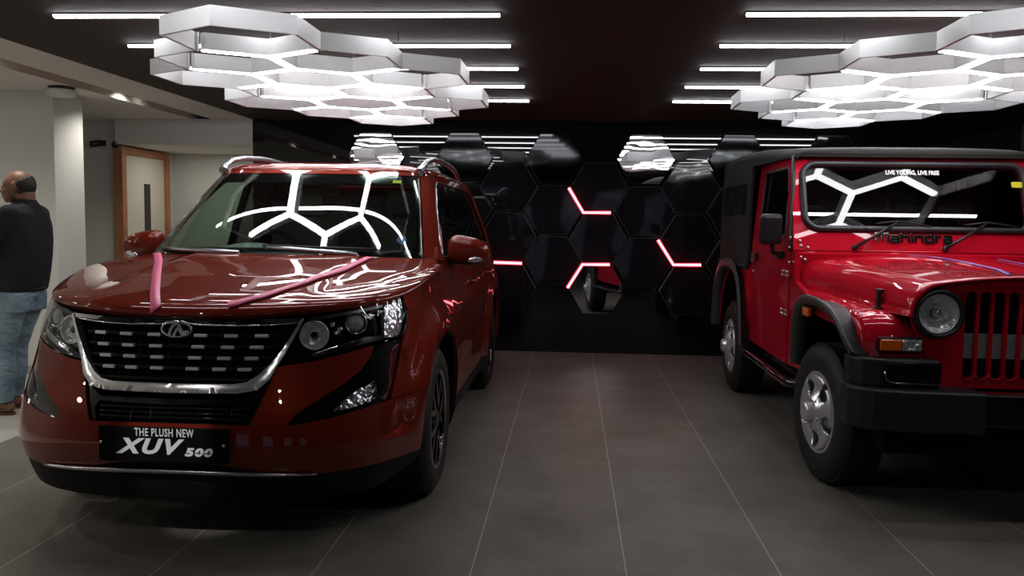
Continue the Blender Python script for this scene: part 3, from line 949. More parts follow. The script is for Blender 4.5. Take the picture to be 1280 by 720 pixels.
# --- bonnet
hb = MB()
edge = []
for s in np.linspace(0, 2.05, 42):
    P = x_shoulder(s, 1.0); edge.append((float(P[0]), float(P[1])))
edge = [p for p in edge if p[1] < .44]
rear = [(x, .20 + .33 * (x / .75) ** 2) for x in np.linspace(.78, 0, 14)]
half = edge[1:] + [p for p in rear if p[0] < edge[-1][0]]
outline = half[:-1] + [(0, .20)] + [(-x, y) for x, y in half[:-1][::-1]]
outline.append((0, edge[0][1]))
patch(hb, x_hood, outline, .03, thick=.012)
for mir in (False, True):
    ss = np.linspace(0, 1.0, 40); tt = np.linspace(0, 1, 9)
    A, B = np.meshgrid(ss, tt, indexing='ij')
    P = x_shoulder(A.ravel(), B.ravel())
    N_ = surf_normals(x_shoulder, np.stack([A.ravel(), np.clip(B.ravel(), .02, .98)], 1), -1, 2e-3)
    N_ *= np.sign(N_[:, 2:3] + 1e-9)
    F = [(i * 9 + j, (i + 1) * 9 + j, (i + 1) * 9 + j + 1, i * 9 + j + 1) for i in range(39) for j in range(8)]
    # tuck the lip under
    n0 = len(P)
    low = P.reshape(40, 9, 3)[:, 0, :] + np.array([0, .012, -.016])
    P = np.concatenate([P, P.reshape(40, 9, 3)[:, 0, :], low])
    F += [(n0 + i, n0 + 40 + i, n0 + 40 + i + 1, n0 + i + 1) for i in range(39)]
    sm = [True] * len(F)
    N_ = [tuple(n) for n in N_] + [None] * 80
    if mir:
        P = P * [-1, 1, 1]; N_ = [None if n is None else (-n[0], n[1], n[2]) for n in N_]; F = [f[::-1] for f in F]
        sm = [True] * (39 * 8) + [False] * 39
    else: sm = [True] * (39 * 8) + [False] * 39
    hb.add(P, F, sm, N_)
hood = hb.build('bonnet', m_xpaint, car)
# black scuttle under the windscreen
sc = MB()
pts = [(x, .205 + .33 * (x / .75) ** 2) for x in np.linspace(-.70, .70, 20)] + [(x, .30 + .36 * (x / .75) ** 2) for x in np.linspace(.70, -.70, 20)]
patch(sc, lambda x, y: x_hood(x, y) + np.stack([0 * x, 0 * x, -.012 + .25 * np.clip(y - .21 - .33 * (x / .75) ** 2, 0, 1)], -1), pts, .035, thick=.02)
sc.build('scuttle_panel', m_cladding, car)

# --- doors, quarter, sills
DZ0, DZ1 = .335, 1.135
def door_f(mb, mir): patch(mb, x_side, [(.645, DZ0), (1.655, DZ0), (1.66, DZ1), (.645, DZ1)], .03, mirror=mir, thick=.02)
def door_r(mb, mir):
    a = [(y, z) for y, z in arch(180, 100, 10, 2.70) if z > DZ0]
    patch(mb, x_side, [(1.665, DZ0), (a[0][0] - .01, DZ0)] + [(y - .012, z) for y, z in a] + [(2.62, .85), (2.68, DZ1), (1.67, DZ1)], .03, mirror=mir, thick=.02)
def quarter(mb, mir):
    a = [(y, z) for y, z in arch(100, 0, 14, 2.70)]
    patch(mb, x_side, [(2.63, .83)] + a + [(3.14, .34), (3.55, .36), (3.60, .6), (3.60, 1.0), (3.58, DZ1), (2.69, DZ1)], .035, mirror=mir, thick=.02)
for fn, nm in ((door_f, 'front_door'), (door_r, 'rear_door'), (quarter, 'rear_quarter_panel')):
    res = pair(fn, nm, m_xpaint)
    if 'door' in nm:
        for o, sg in zip(res, (1, -1)):
            y0 = 1.42 if nm == 'front_door' else 2.42
            p0 = x_side(y0, .955); p1 = x_side(y0 + .2, .965)
            MB().tube([(sg * p0[0], p0[1], .955), (sg * (p0[0] + .035), p0[1] + .02, .957), (sg * (p1[0] + .035), p1[1] - .02, .965), (sg * p1[0], p1[1], .965)], .010, 8).build('door_handle', m_xpaint, o)
pair(lambda mb, mir: patch(mb, x_side, [(.47, .22), (2.25, .22), (2.27, .328), (.47, .328)], .05, mirror=mir, thick=.04, off=.004), 'sill_cladding', m_cladding)
tb = MB(); patch(tb, x_rear, [(-.92, .36), (.92, .36), (.92, DZ1), (-.92, DZ1)], .05, thick=.02, sgn=1)
tb.build('tailgate', m_xpaint, car)
rb = MB(); patch(rb, x_rear, [(-.92, .22), (.92, .22), (.92, .355), (-.92, .355)], .05, thick=.02); rb.build('rear_bumper', m_cladding, car)
for sg in (1, -1):
    tl = MB(); patch(tl, x_rear, [(sg * .62, .86), (sg * .84, .82), (sg * .86, 1.10), (sg * .70, 1.12)], .04, off=.006, thick=.012); tl.build('tail_lamp', m_tail, car)

# --- glasshouse
def ye(z): return float(g_y0(z)) + G_L * (1 - (1 - .9 ** G_N) ** (1 / G_N))
ZT = G_ZR - .003
WIN_LOW, WIN_TOP = 1.148, 1.598
def upper(mb, mir):
    out = [(ye(z) + .012, float(z)) for z in np.linspace(1.08, ZT, 18)]
    out += [(2.80, ZT), (3.25, 1.635), (3.44, 1.40), (3.56, 1.10)]
    hole = [(.655, WIN_LOW), (.74, 1.245), (.975, 1.43), (1.225, 1.575), (1.30, WIN_TOP), (2.60, WIN_TOP), (2.98, 1.575), (3.16, 1.40), (3.24, 1.24), (3.18, WIN_LOW)]
    patch(mb, g_side, out, .035, holes=[hole], mirror=mir, thick=.015)
pair(upper, 'roof_pillar_frame', m_xpaint)
for nm, ol, m_ in (('front_door_glass', [(.65, WIN_LOW - .006), (.735, 1.245), (.97, 1.432), (1.22, 1.580), (1.29, WIN_TOP + .005), (1.60, WIN_TOP + .005), (1.62, WIN_LOW - .006)], m_front_glass),
                   ('rear_door_glass', [(1.70, WIN_LOW - .006), (1.68, WIN_TOP + .005), (2.42, WIN_TOP + .005), (2.56, WIN_LOW - .006)], m_side_glass),
                   ('quarter_glass', [(2.62, WIN_LOW - .006), (2.48, WIN_TOP + .005), (2.60, WIN_TOP + .005), (2.99, 1.58), (3.17, 1.40), (3.25, 1.24), (3.19, WIN_LOW - .006)], m_side_glass),
                   ('door_pillar', [(1.60, WIN_LOW - .006), (1.58, WIN_TOP + .005), (1.70, WIN_TOP + .005), (1.72, WIN_LOW - .006)], m_gloss_black),
                   ('rear_pillar', [(2.55, WIN_LOW - .006), (2.41, WIN_TOP + .005), (2.49, WIN_TOP + .005), (2.63, WIN_LOW - .006)], m_gloss_black)):
    pair(lambda mb, mir, ol=ol: patch(mb, g_side, ol, .05, mirror=mir, thick=.01, off=-.008), nm, m_)
# bright line round the side glass
def wline(mb, mir):
    pts = [(.655, WIN_LOW), (.74, 1.245), (.975, 1.43), (1.225, 1.575), (1.30, WIN_TOP), (1.9, WIN_TOP), (2.60, WIN_TOP), (2.98, 1.575), (3.16, 1.40), (3.24, 1.24), (3.18, WIN_LOW), (2.5, WIN_LOW), (1.6, WIN_LOW)]
    d_ = densify(pts, .08)
    P = g_side(d_[:, 0], d_[:, 1]) + np.array([.002, 0, 0])
    if mir: P = P * [-1, 1, 1]
    mb.tube(P, .0035, 6, closed=True)
pair(wline, 'window_trim', m_satin)

def wsring(z0, z1, si, n=8):
    """rounded windscreen outline in (arc, z)"""
    out = []
    r = .05
    out += [(si - r + r * math.cos(math.radians(a)), z0 + r + r * math.sin(math.radians(a))) for a in np.linspace(-90, 0, 5)]
    out += [(si - r + r * math.cos(math.radians(a)), z1 - r + r * math.sin(math.radians(a))) for a in np.linspace(0, 90, 5)]
    out += [(-si + r + r * math.cos(math.radians(a)), z1 - r + r * math.sin(math.radians(a))) for a in np.linspace(90, 180, 5)]
    out += [(-si + r + r * math.cos(math.radians(a)), z0 + r + r * math.sin(math.radians(a))) for a in np.linspace(180, 270, 5)]
    return out
ws = MB(); patch(ws, g_front, wsring(1.125, 1.622, .767), .03, thick=.004)
screen = ws.build('windscreen', m_screen, car)
fr = MB(); patch(fr, g_front, wsring(1.122, 1.624, .768), .03, holes=[wsring(1.192, 1.572, .738)], thick=.003, off=-.006)
tag(fr.build('black_border', m_gloss_black, screen), 'black printed border of the windscreen')
def a_trim(mb, mir):
    P = [g_front(np.array([.772]), np.array([z]))[0] + np.array([0, -.003, .002]) for z in np.linspace(1.14, 1.63, 20)]
    if mir: P = [p * np.array([-1, 1, 1]) for p in P]
    mb.tube(P, .005, 6)
pair(a_trim, 'windscreen_trim', m_gloss_black)
# header between glass and roof
hd2 = MB(); patch(hd2, g_front, [(-.775, 1.624), (.775, 1.624), (.785, ZT + .002), (-.785, ZT + .002)], .03, thick=.01); hd2.build('roof_header', m_xpaint, car)
# roof skin
rf = MB()
w_ = float(g_w(G_ZR)); yf_ = float(g_y0(G_ZR)) + G_L; yr_ = float(g_yr(G_ZR)) - .5
ang = np.linspace(-1, 1, 41)
rows = []
def plan(y):
    b = max(0, (yf_ - y) / G_L) + max(0, (y - yr_) / .5)
    return w_ * max(0.0, 1 - min(b, 1) ** G_N) ** (1 / G_N)
yy = np.concatenate([yf_ - G_L * (1 - (np.linspace(0, 1, 24)) ** 1.8) * .9999, np.linspace(yf_, yr_, 24)[1:], yr_ + .5 * (1 - (1 - np.linspace(0, 1, 12)[1:]) ** 1.8) * .9999])
V, Nn = [], []
for y in yy:
    hw = plan(y)
    for a in ang:
        x = hw * math.sin(a * math.pi / 2) * .9995
        V.append((x, y))
V = np.array(V); P = g_roof(V[:, 0], V[:, 1])
e = 2e-3
gx = (g_roof(V[:, 0] + e, V[:, 1])[:, 2] - g_roof(V[:, 0] - e, V[:, 1])[:, 2]) / (2 * e)
gy = (g_roof(V[:, 0], V[:, 1] + e)[:, 2] - g_roof(V[:, 0], V[:, 1] - e)[:, 2]) / (2 * e)
Nn = np.stack([-gx, -gy, np.ones_like(gx)], 1); Nn /= np.linalg.norm(Nn, axis=1, keepdims=True)
F = [(i * 41 + j, i * 41 + j + 1, (i + 1) * 41 + j + 1, (i + 1) * 41 + j) for i in range(len(yy) - 1) for j in range(40)]
rf.add(P, F, True, [tuple(n) for n in Nn])
rf.build('roof', m_xpaint, car)
tg = MB(); patch(tg, g_rear, [(-.78, 1.10), (.78, 1.10), (.78, 1.64), (-.78, 1.64)], .05, holes=[[(-.66, 1.18), (.66, 1.18), (.64, 1.56), (-.64, 1.56)]], thick=.02); tg.build('tailgate_frame', m_xpaint, car)
tg = MB(); patch(tg, g_rear, [(-.67, 1.17), (.67, 1.17), (.65, 1.57), (-.65, 1.57)], .06, thick=.01, off=-.006); tg.build('rear_window', m_side_glass, car)
# roof rails
for sg in (1, -1):
    P = [(.62, 1.06, 1.648), (.632, 1.12, 1.680), (.635, 1.24, 1.722), (.636, 1.45, 1.752), (.636, 1.8, 1.770), (.63, 2.3, 1.766), (.62, 2.7, 1.74), (.61, 2.92, 1.70), (.60, 2.98, 1.665)]
    P = [(sg * a, b, c) for a, b, c in P]
    xs = np.linspace(0, 8, 40); P2 = [tuple(np.interp(t, range(9), [q[k] for q in P]) for k in range(3)) for t in xs]
    MB().tube(P2, [.026 - .008 * min(1, t / 1.6) for t in xs], 10).build('roof_rail', m_silver, car)

# --- grille
GR = [(.0, .958), (.25, .948), (.508, .953), (.440, .85), (.392, .768), (.368, .71), (.325, .672), (.28, .662), (0, .658)]
both(lambda mb, mir: patch(mb, x_front, [(0, .945), (.25, .935), (.495, .938), (.43, .85), (.385, .765), (.35, .70), (.28, .672), (0, .668)], .03, off=-.045, mirror=mir, thick=0.0), 'grille_backing', m_black_void)
gb = MB()
for z in (.882, .838, .795, .753, .711, .690):
    k = .335 - (.882 - z) * .42
    P = [x_front(np.array([s]), np.array([z]))[0] + np.array([0, .010, 0]) for s in np.linspace(-k - .075, k + .075, 28)]
    gb.tube(P, .0055, 6, flat=1.3)
for j in range(-9, 10):
    s = j * .043
    P = [x_front(np.array([s * (1 - (.9 - z) * .5)]), np.array([z]))[0] + np.array([0, .022, 0]) for z in np.linspace(.68, .93, 6)]
    gb.tube(P, .003, 6)
gb.build('grille_mesh', m_cladding, car)
for z, k in ((.883, 1.0), (.838, .937), (.795, .885), (.753, .82)):
    for s in (-.334, -.216, -.0955, .0955, .216, .336):
        if k < 1 and abs(s) < .1: sk = s * (.9 if k > .9 else .8 if k > .85 else .75)
        else: sk = s * k
        c = x_front(np.array([sk]), np.array([z]))[0]
        c2 = x_front(np.array([sk + .01]), np.array([z]))[0]
        yaw = math.atan2(c2[1] - c[1], c2[0] - c[0])
        w = .027 * (.9 + .1 * k)
        Mx = Matrix.Translation(Vector(c)) @ Matrix.Rotation(yaw, 4, 'Z')
        MB().box(-w, w, -.008, .012, -.0065, .0065, .003, Mx).build('grille_dash', m_dash, car)
def surround(mb, mir):
    # chrome U: thin beside the lamp, broad along the bottom
    o = [(.0, .700), (.24, .702), (.300, .708), (.338, .735), (.378, .80), (.425, .865), (.490, .945)]
    i = [(.508, .950), (.446, .85), (.402, .770), (.378, .715), (.335, .674), (.27, .662), (0, .659)]
    o = [(a, b) for a, b in o]
    inner = [(.0, .694), (.24, .696), (.292, .704), (.330, .728), (.376, .775), (.430, .853), (.494, .946)]
    patch(mb, x_front, inner + i, .018, off=.012, mirror=mir, thick=.03, crown=.006)
both(surround, 'grille_surround', mat('bright_chrome', (0.85, 0.85, 0.87), 0.20, metal=0.85))
both(lambda mb, mir: patch(mb, x_front, [(0, .935), (.25, .926), (.495, .934), (.505, .952), (.25, .946), (0, .956)], .02, off=.004, mirror=mir, thick=.03), 'grille_top_bar', m_gloss_black)
def topline(mb, mir):
    P = [x_front(np.array([s]), np.array([.930 - .009 * math.sin(s / .5 * math.pi) + .010 * s]))[0] + np.array([0, -.004, 0]) for s in np.linspace(0, .49, 20)]
    if mir: P = [p * np.array([-1, 1, 1]) for p in P]
    mb.tube(P, .0035, 6)
both(topline, 'grille_top_trim', m_chrome)
def topblade(mb, mir):
    patch(mb, x_front, [(.36, .934), (.49, .936), (.502, .951), (.33, .948)], .02, off=.008, mirror=mir, thick=.01)
pair(topblade, 'grille_blade', m_chrome)
# oval emblem: ring with a road splitting between two leaning blades
ec = x_front(np.array([.003]), np.array([.909]))[0] + np.array([0, -.020, 0])
em = MB()
ring = [(ec[0] + .060 * math.cos(a), ec[1] + .006 * math.cos(a) ** 2, ec[2] + .030 * math.sin(a)) for a in np.linspace(0, 2 * math.pi, 40, endpoint=False)]
em.tube(ring, .0062, 8, closed=True, up=(0, 1, 0))
emo = em.build('emblem', m_chrome, car)
bl = MB()
Mx = Matrix.Translation(Vector(ec)) @ Matrix.Rotation(math.radians(90), 4, 'X')
add_stroke(bl, [(-.028, -.024), (-.020, .0), (-.006, .018), (.012, .024)], .011, -.002, .007, Mx)
add_stroke(bl, [(-.008, -.026), (.002, -.004), (.014, .010)], .010, -.002, .007, Mx)
add_stroke(bl, [(.012, .024), (.020, .004), (.030, -.012), (.052, -.008)], .010, -.002, .007, Mx)
add_stroke(bl, [(.014, .010), (.016, -.010), (.026, -.022), (.044, -.018)], .008, -.002, .006, Mx)
bl.build('emblem_blade', m_chrome, emo)

# lower vent
both(lambda mb, mir: patch(mb, x_front, [(0, .545), (.318, .545), (.345, .62), (.372, .70), (.36, .675), (.31, .66), (0, .657)], .03, off=-.05, mirror=mir, thick=0), 'vent_backing', m_black_void)
both(lambda mb, mir: patch(mb, x_front, [(0, .640), (.30, .642), (.345, .672), (.374, .715), (.392, .764), (.372, .70), (.343, .62), (.318, .548), (.300, .548), (.315, .60), (.300, .625), (0, .618)], .02, off=-.012, mirror=mir, thick=.04), 'vent_frame', m_gloss_black)
vb = MB()
for z in (.565, .583, .601):
    P = [x_front(np.array([s]), np.array([z]))[0] + np.array([0, .022, 0]) for s in np.linspace(-.31, .31, 20)]
    vb.tube(P, .005, 6)
for s in (-.24, -.16, -.08, 0, .08, .16, .24):
    P = [x_front(np.array([s]), np.array([z]))[0] + np.array([0, .02, 0]) for z in (.55, .58, .62)]
    vb.tube(P, .004, 6)
vb.build('vent_slats', m_gloss_black, car)

# --- plate
PY = -1.012
pl = MB().box(-.255, .262, PY, PY + .014, .404, .541, .003)
plate = pl.build('show_plate', mat('matt_black_plate', (0.004, 0.004, 0.004), 0.7, spec=0.1), car)
MB().box(-.12, .12, PY + .013, PY + .06, .43, .52).build('plate_bracket', m_black_plastic, plate)
Mt = Matrix.Translation((.008, PY - .0015, .5205)) @ Matrix.Rotation(math.radians(90), 4, 'X')
tv, tf = text_mesh('THE PLUSH NEW', .044, .001, bold=.0006, spacing=1.12, xscale=.70)
wx = max(p[0] for p in tv) - min(p[0] for p in tv); k = .236 / wx
MB().add([Mt @ Vector((p[0] * k, p[1], p[2])) for p in tv], tf).build('plate_lettering', m_print_white, plate)
tv, tf = text_mesh('XUV', .080, .001, bold=.0035, shear=.34, spacing=1.22)
x0 = min(p[0] for p in tv); wx = max(p[0] for p in tv) - x0; k = .275 / wx
Mt = Matrix.Translation((-.186, PY - .0015, .4640)) @ Matrix.Rotation(math.radians(90), 4, 'X')
MB().add([Mt @ Vector(((p[0] - x0) * k, p[1], p[2])) for p in tv], tf).build('plate_lettering', m_print_white, plate)
tv, tf = text_mesh('500', .042, .001, bold=.0024, shear=.2, spacing=1.2)
x0 = min(p[0] for p in tv); wx = max(p[0] for p in tv) - x0; k = .112 / wx
y0_ = min(p[1] for p in tv)
Mt = Matrix.Translation((.090, PY - .0015, .4315)) @ Matrix.Rotation(math.radians(90), 4, 'X')
mb = MB().add([Mt @ Vector(((p[0] - x0) * k, p[1] - y0_, p[2])) for p in tv], tf)
mb.build('plate_lettering', m_print_white, plate)
sl = MB()
for q in (.052, .092): sl.box(.090 + q - .016, .083 + q + .020, PY - .004, PY - .0025, .4442, .4472, 0)
sl.build('plate_lettering', m_gloss_black, plate)
for sg in (-1, 1):
    MB().lathe([(PY - .004, 0), (PY - .004, .006), (PY, .0075)], 14, 'y', (sg * .245, 0, .478)).build('plate_bolt', m_satin, plate)

# --- headlamps
for mir in (False, True):
    sg = -1 if mir else 1
    b = MB(); patch(b, x_front, HEAD, .03, off=-.055, thick=0, mirror=mir)
    hl = b.build('headlamp', m_gloss_black, car)
    # side walls of the housing
    w = MB(); ol = densify(HEAD, .02)
    P = x_front(ol[:, 0], ol[:, 1]); N_ = surf_normals(x_front, ol, 1)
    P0 = P - N_ * .004; P1 = P - N_ * .056; n = len(P)
    V = np.concatenate([P0, P1]) * np.array([sg, 1, 1])
    w.add(V, [(i, (i + 1) % n, n + (i + 1) % n, n + i) for i in range(n)], True)
    w.build('lamp_housing', m_gloss_black, hl)
    ln = MB(); patch(ln, x_front, HEAD, .03, off=.001, thick=.004, mirror=mir); ln.build('lamp_lens', m_lens, hl)
    def at(s, z, d):
        p = x_front(np.array([s]), np.array([z]))[0]; nn = surf_normals(x_front, np.array([[s, z]]), 1)[0]
        q = p - nn * d
        return Vector((sg * q[0], q[1], q[2])), Vector((sg * (nn[0] * .45), nn[1], nn[2] * .3)).normalized()
    c, ax_ = at(.553, .886, .050)
    Mx = Matrix.Translation(c) @ ax_.to_track_quat('X', 'Z').to_matrix().to_4x4()
    MB().lathe([(.000, .010), (.004, .03), (0.012, .046), (.024, .054), (.026, .056), (.026, .060), (.0, .060)], 36, 'x', M=Mx).build('reflector_bowl', m_bowl, hl)
    MB().lathe([(.0, 0), (.0, .013), (.018, .016), (.024, .010), (.026, 0)], 20, 'x', M=Mx).build('bulb_shield', m_gloss_black, hl)
    c, ax_ = at(.757, .926, .048)
    Mx = Matrix.Translation(c) @ ax_.to_track_quat('X', 'Z').to_matrix().to_4x4()
    MB().lathe([(.0, .043), (.012, .046), (.024, .047), (.024, .043), (.010, .040)], 36, 'x', M=Mx).build('projector_ring', m_chrome, hl)
    MB().lathe([(.0, .040), (.012, .038), (.020, .030), (.026, .016), (.028, 0)], 28, 'x', M=Mx).build('projector_lens', m_bulb, hl)
    b = MB(); patch(b, x_front, [(.885, .850), (.935, .848), (.985, .853), (1.028, .895), (1.055, .947), (1.042, .984), (1.008, .995), (.925, .985), (.905, .93)], .025, off=-.022, thick=.02, mirror=mir, crown=.012)
    b.build('side_reflector', m_reflector, hl)
    b = MB(); patch(b, x_front, [(.52, .795), (.694, .826), (.811, .842), (.87, .846), (.86, .862), (.78, .862), (.67, .845), (.53, .812)], .02, off=-.02, thick=.02, mirror=mir, crown=.008)
    b.build('lamp_bezel', m_chrome, hl)
    b = MB(); patch(b, x_front, [(.528, .938), (.65, .954), (.80, .968), (.90, .978), (.90, .990), (.80, .981), (.65, .967), (.53, .951)], .02, off=-.012, thick=.015, mirror=mir)
    b.build('running_light_strip', mat('led_strip_off', (0.10, 0.10, 0.11), 0.25, metal=0.6), hl)
    b = MB()
    for (s, z) in ((.640, .925), (.655, .89), (.672, .905)):
        c, ax_ = at(s, z, .045); b.ball(c, .013, 10)
    b.build('lamp_bezel', m_reflector, hl)
    # fog pod
    b = MB(); patch(b, x_front, POD, .025, off=-.010, thick=.03, mirror=mir, holes=[FOG])
    pod = b.build('fog_pod', m_gloss_black, car)
    b = MB(); patch(b, x_front, FOG, .02, off=-.045, thick=0, mirror=mir); b.build('fog_reflector', m_reflector, pod)
    b = MB(); patch(b, x_front, FOG, .02, off=-.006, thick=.003, mirror=mir); b.build('fog_lens', m_lens, pod)
    # dark scoop inboard of the lamp and bright corner blade
    b = MB(); patch(b, x_front, [(.478, .545), (.541, .553), (.622, .566), (.615, .590), (.56, .600), (.52, .580)], .02, off=-.016, thick=.02, mirror=mir); b.build('fog_scoop', m_cladding, pod)
    # lit facet low on the corner
    def facet(s, z):
        p = x_front(s, z); return p
    b = MB(); c0 = [(.817, .440), (.93, .462), (1.004, .478), (1.087, .432), (.99, .430)]
    q = [x_front(np.array([s]), np.array([z]))[0] for s, z in c0]
    q[2] = q[2] + np.array([.0, -.0, .0]); mid = np.mean(q, 0) + np.array([.012, -.022, -.012])
    V = [tuple(p) for p in q] + [tuple(mid)]
    V = [(sg * x, y - .001, z) for x, y, z in V]
    fs = [(i, (i + 1) % 5, 5) for i in range(5)]
    if not mir: fs = [f[::-1] for f in fs]
    b.add(V, fs); b.build('bumper_facet', m_xpaint, car)

# --- mirrors
for sg in (1, -1):
    mr = MB()
    n, k = 24, 14
    def sup(a, e): return math.copysign(abs(a) ** e, a)
    V, F = [], []
    for i in range(k + 1):
        th = -math.pi / 2 + math.pi * i / k
        for j in range(n):
            ph = 2 * math.pi * j / n
            x = sup(math.cos(th), .7) * sup(math.cos(ph), .75); y = sup(math.cos(th), .7) * sup(math.sin(ph), .8); z = sup(math.sin(th), .75)
            tap = 1 - .18 * x
            V.append((sg * (.970 + .122 * x), .745 + .085 * y * (1 if y < 0 else .8), 1.182 + (.083 * tap) * z - .012 * x + (.0)))
    for i in range(k):
        for j in range(n):
            f = (i * n + j, i * n + (j + 1) % n, (i + 1) * n + (j + 1) % n, (i + 1) * n + j)
            F.append(f if sg > 0 else f[::-1])
    # upper cap painted, underside black
    cap = [f for f in F if sum(V[q][2] for q in f) / 4 > 1.128]; und = [f for f in F if f not in cap]
    mr.add(V, cap, True); m0 = mr.build('mirror_shell', m_xpaint, car)
    u = MB().add(V, und, True)
    u.tube([(sg * .84, .74, 1.14), (sg * .90, .745, 1.12)], .028, 8)
    u.build('mirror_base', m_black_plastic, m0)
    li = MB()
    pv = [(sg * (.975 + .100 * t), .668 + .055 * t * t, 1.128 + .020 * t) for t in np.linspace(0, 1, 8)]
    li.tube(pv, [.008, .014, .018, .02, .02, .018, .014, .006], 8)
    li.build('mirror_indicator', m_reflector, m0)
    MB().box(sg * .98 - .09, sg * .98 + .09, .805, .812, 1.13, 1.235, .003).build('mirror_glass', m_chrome, m0)

# --- wheels
def wheel(parent, x, y, sg, R, rim_r, width, m_rim, spokes='twin', name='wheel', steer=0.0):
    ty = MB()
    w = width / 2
    prof = [(-w + .015, rim_r - .012), (-w, rim_r + .02), (-w - .006, (R + rim_r) / 2), (-w + .006, R - .035), (-w + .028, R - .008), (-w + .05, R), (w - .05, R), (w - .028, R - .008), (w - .006, R - .035), (w + .006, (R + rim_r) / 2), (w, rim_r + .02), (w - .015, rim_r - .012)]
    ty.lathe(prof, 72, 'x', (x, y, R))
    for k in range(64):
        a = 2 * math.pi * k / 64
        for q in (-1, 0, 1):
            Mx = Matrix.Translation((x, y, R)) @ Matrix.Rotation(a + q * .02, 4, 'X')
            ty.box(q * w * .55 - w * .2, q * w * .55 + w * .2, -R * .036, R * .036, R - .004, R + .0035, 0, Mx)
    t = ty.build(name, m_rubber, parent)
    o = x + sg * (w - .012)
    bar = MB().lathe([(o + sg * .006, rim_r + .004), (o + sg * .010, rim_r - .006), (o, rim_r - .014), (o - sg * .05, rim_r - .03), (o - sg * .16, rim_r - .035), (o - sg * .16, .06)], 56, 'x', (0, y, R))
    bar.build('rim_barrel', m_rim if spokes != 'twin' else m_gloss_black, t)
    if spokes == 'twin':
        MB().lathe([(o + sg * .007, rim_r + .004), (o + sg * .0115, rim_r - .004), (o + sg * .004, rim_r - .013)], 56, 'x', (0, y, R)).build('rim_lip', m_satin, t)
    sp = MB()
    if spokes == 'twin':
        for k in range(5):
            for q in (-1, 1):
                a = 2 * math.pi * k / 5 + .3
                Mx = Matrix.Translation((o, y, R)) @ Matrix.Rotation(a, 4, 'X') @ Matrix.Scale(sg, 4, (1, 0, 0))
                pts = [(.024 * q, .05), (.052 * q, rim_r - .012), (.086 * q, rim_r - .012), (.052 * q, .05)]
                V = []
                for (yy_, zz) in pts:
                    d = -.004 if zz > .1 else .004
                    V += [(d, yy_, zz), (d - .035, yy_, zz)]
                V = [Mx @ Vector(p) for p in V]
                sp.add(V, [(0, 2, 4, 6), (1, 7, 5, 3), (0, 1, 3, 2), (2, 3, 5, 4), (4, 5, 7, 6), (6, 7, 1, 0)])
        sp.build('spokes', m_rim, t)
        MB().lathe([(o + sg * .006, 0), (o + sg * .005, .036), (o - sg * .004, .060), (o - sg * .03, .066)], 28, 'x', (0, y, R)).build('hub_cap', m_rim, t)
    else:
        # five broad cast arms with rounded windows between them
        nseg = 120; rr = np.linspace(.052, rim_r - .012, 14)
        V, F = [], []
        for i, r in enumerate(rr):
            for k in range(nseg):
                a = 2 * math.pi * k / nseg
                t_ = (r - .052) / (rim_r - .064)
                bulge = .030 * (1 - t_) ** 1.5 + .006 * math.cos(5 * a) * math.sin(math.pi * min(1, t_ * 1.05))
                V.append((o + sg * (bulge - .026 * math.sin(math.pi * t_)), y + r * math.sin(a), R + r * math.cos(a)))
        for i in range(13):
            for k in range(nseg):
                a = 2 * math.pi * (k + .5) / nseg; r = (rr[i] + rr[i + 1]) / 2
                ph = ((a * 5 / (2 * math.pi)) % 1.0) - .5      # 0 mid window
                u = ph * 2 * math.pi / 5 * r
                if (u / .047) ** 2 + ((r - (rim_r * .67)) / .058) ** 2 < 1: continue
                f = (i * nseg + k, i * nseg + (k + 1) % nseg, (i + 1) * nseg + (k + 1) % nseg, (i + 1) * nseg + k)
                F.append(f if sg < 0 else f[::-1])
        sp.add(V, F, True)
        so = sp.build('spokes', m_rim, t)
        md = so.modifiers.new('thick', 'SOLIDIFY'); md.thickness = .022; md.offset = -1
        MB().lathe([(o + sg * .080, 0), (o + sg * .079, .040), (o + sg * .070, .051), (o + sg * .03, .057), (o + sg * .02, .066), (o - sg * .02, .062)], 32, 'x', (0, y, R)).build('hub_cap', m_rim, t)
        nb = MB()
        for k in range(5):
            a = 2 * math.pi * (k + .5) / 5
            nb.lathe([(o + sg * .036, 0), (o + sg * .036, .009), (o + sg * .015, .010)], 8, 'x', (0, y + .076 * math.sin(a), R + .076 * math.cos(a)))
        nb.build('wheel_nuts', m_satin, t)
    MB().lathe([(o - sg * .07, .05), (o - sg * .07, .14), (o - sg * .085, .14), (o - sg * .085, .05)], 32, 'x', (0, y, R)).build('brake_disc', m_steel, t)
    if steer:
        t.location = (x, y, 0); t.rotation_euler = (0, 0, steer)
        for q in [t] + list(t.children):
            q.data.transform(Matrix.Translation((-x, -y, 0)))
    return t
m_alloy = mat('black_machined_alloy', (0.10, 0.10, 0.105), 0.22, metal=0.9)
for sg in (1, -1):
    wheel(car, sg * .805, 0.0, sg, .368, .243, .235, m_alloy)
    wheel(car, sg * .805, 2.70, sg, .368, .243, .235, m_alloy)
MB().box(-.55, .55, -.70, 3.45, .22, .62).box(-.70, .70, .55, 2.15, .22, .55).box(-.62, .62, -.62, .10, .6, .92).build('underbody', m_black_void, car)
MB().box(.905, .925, .46, .475, .26, .50).box(-.925, -.905, .46, .475, .26, .50).build('mud_flaps', m_rubber, car)

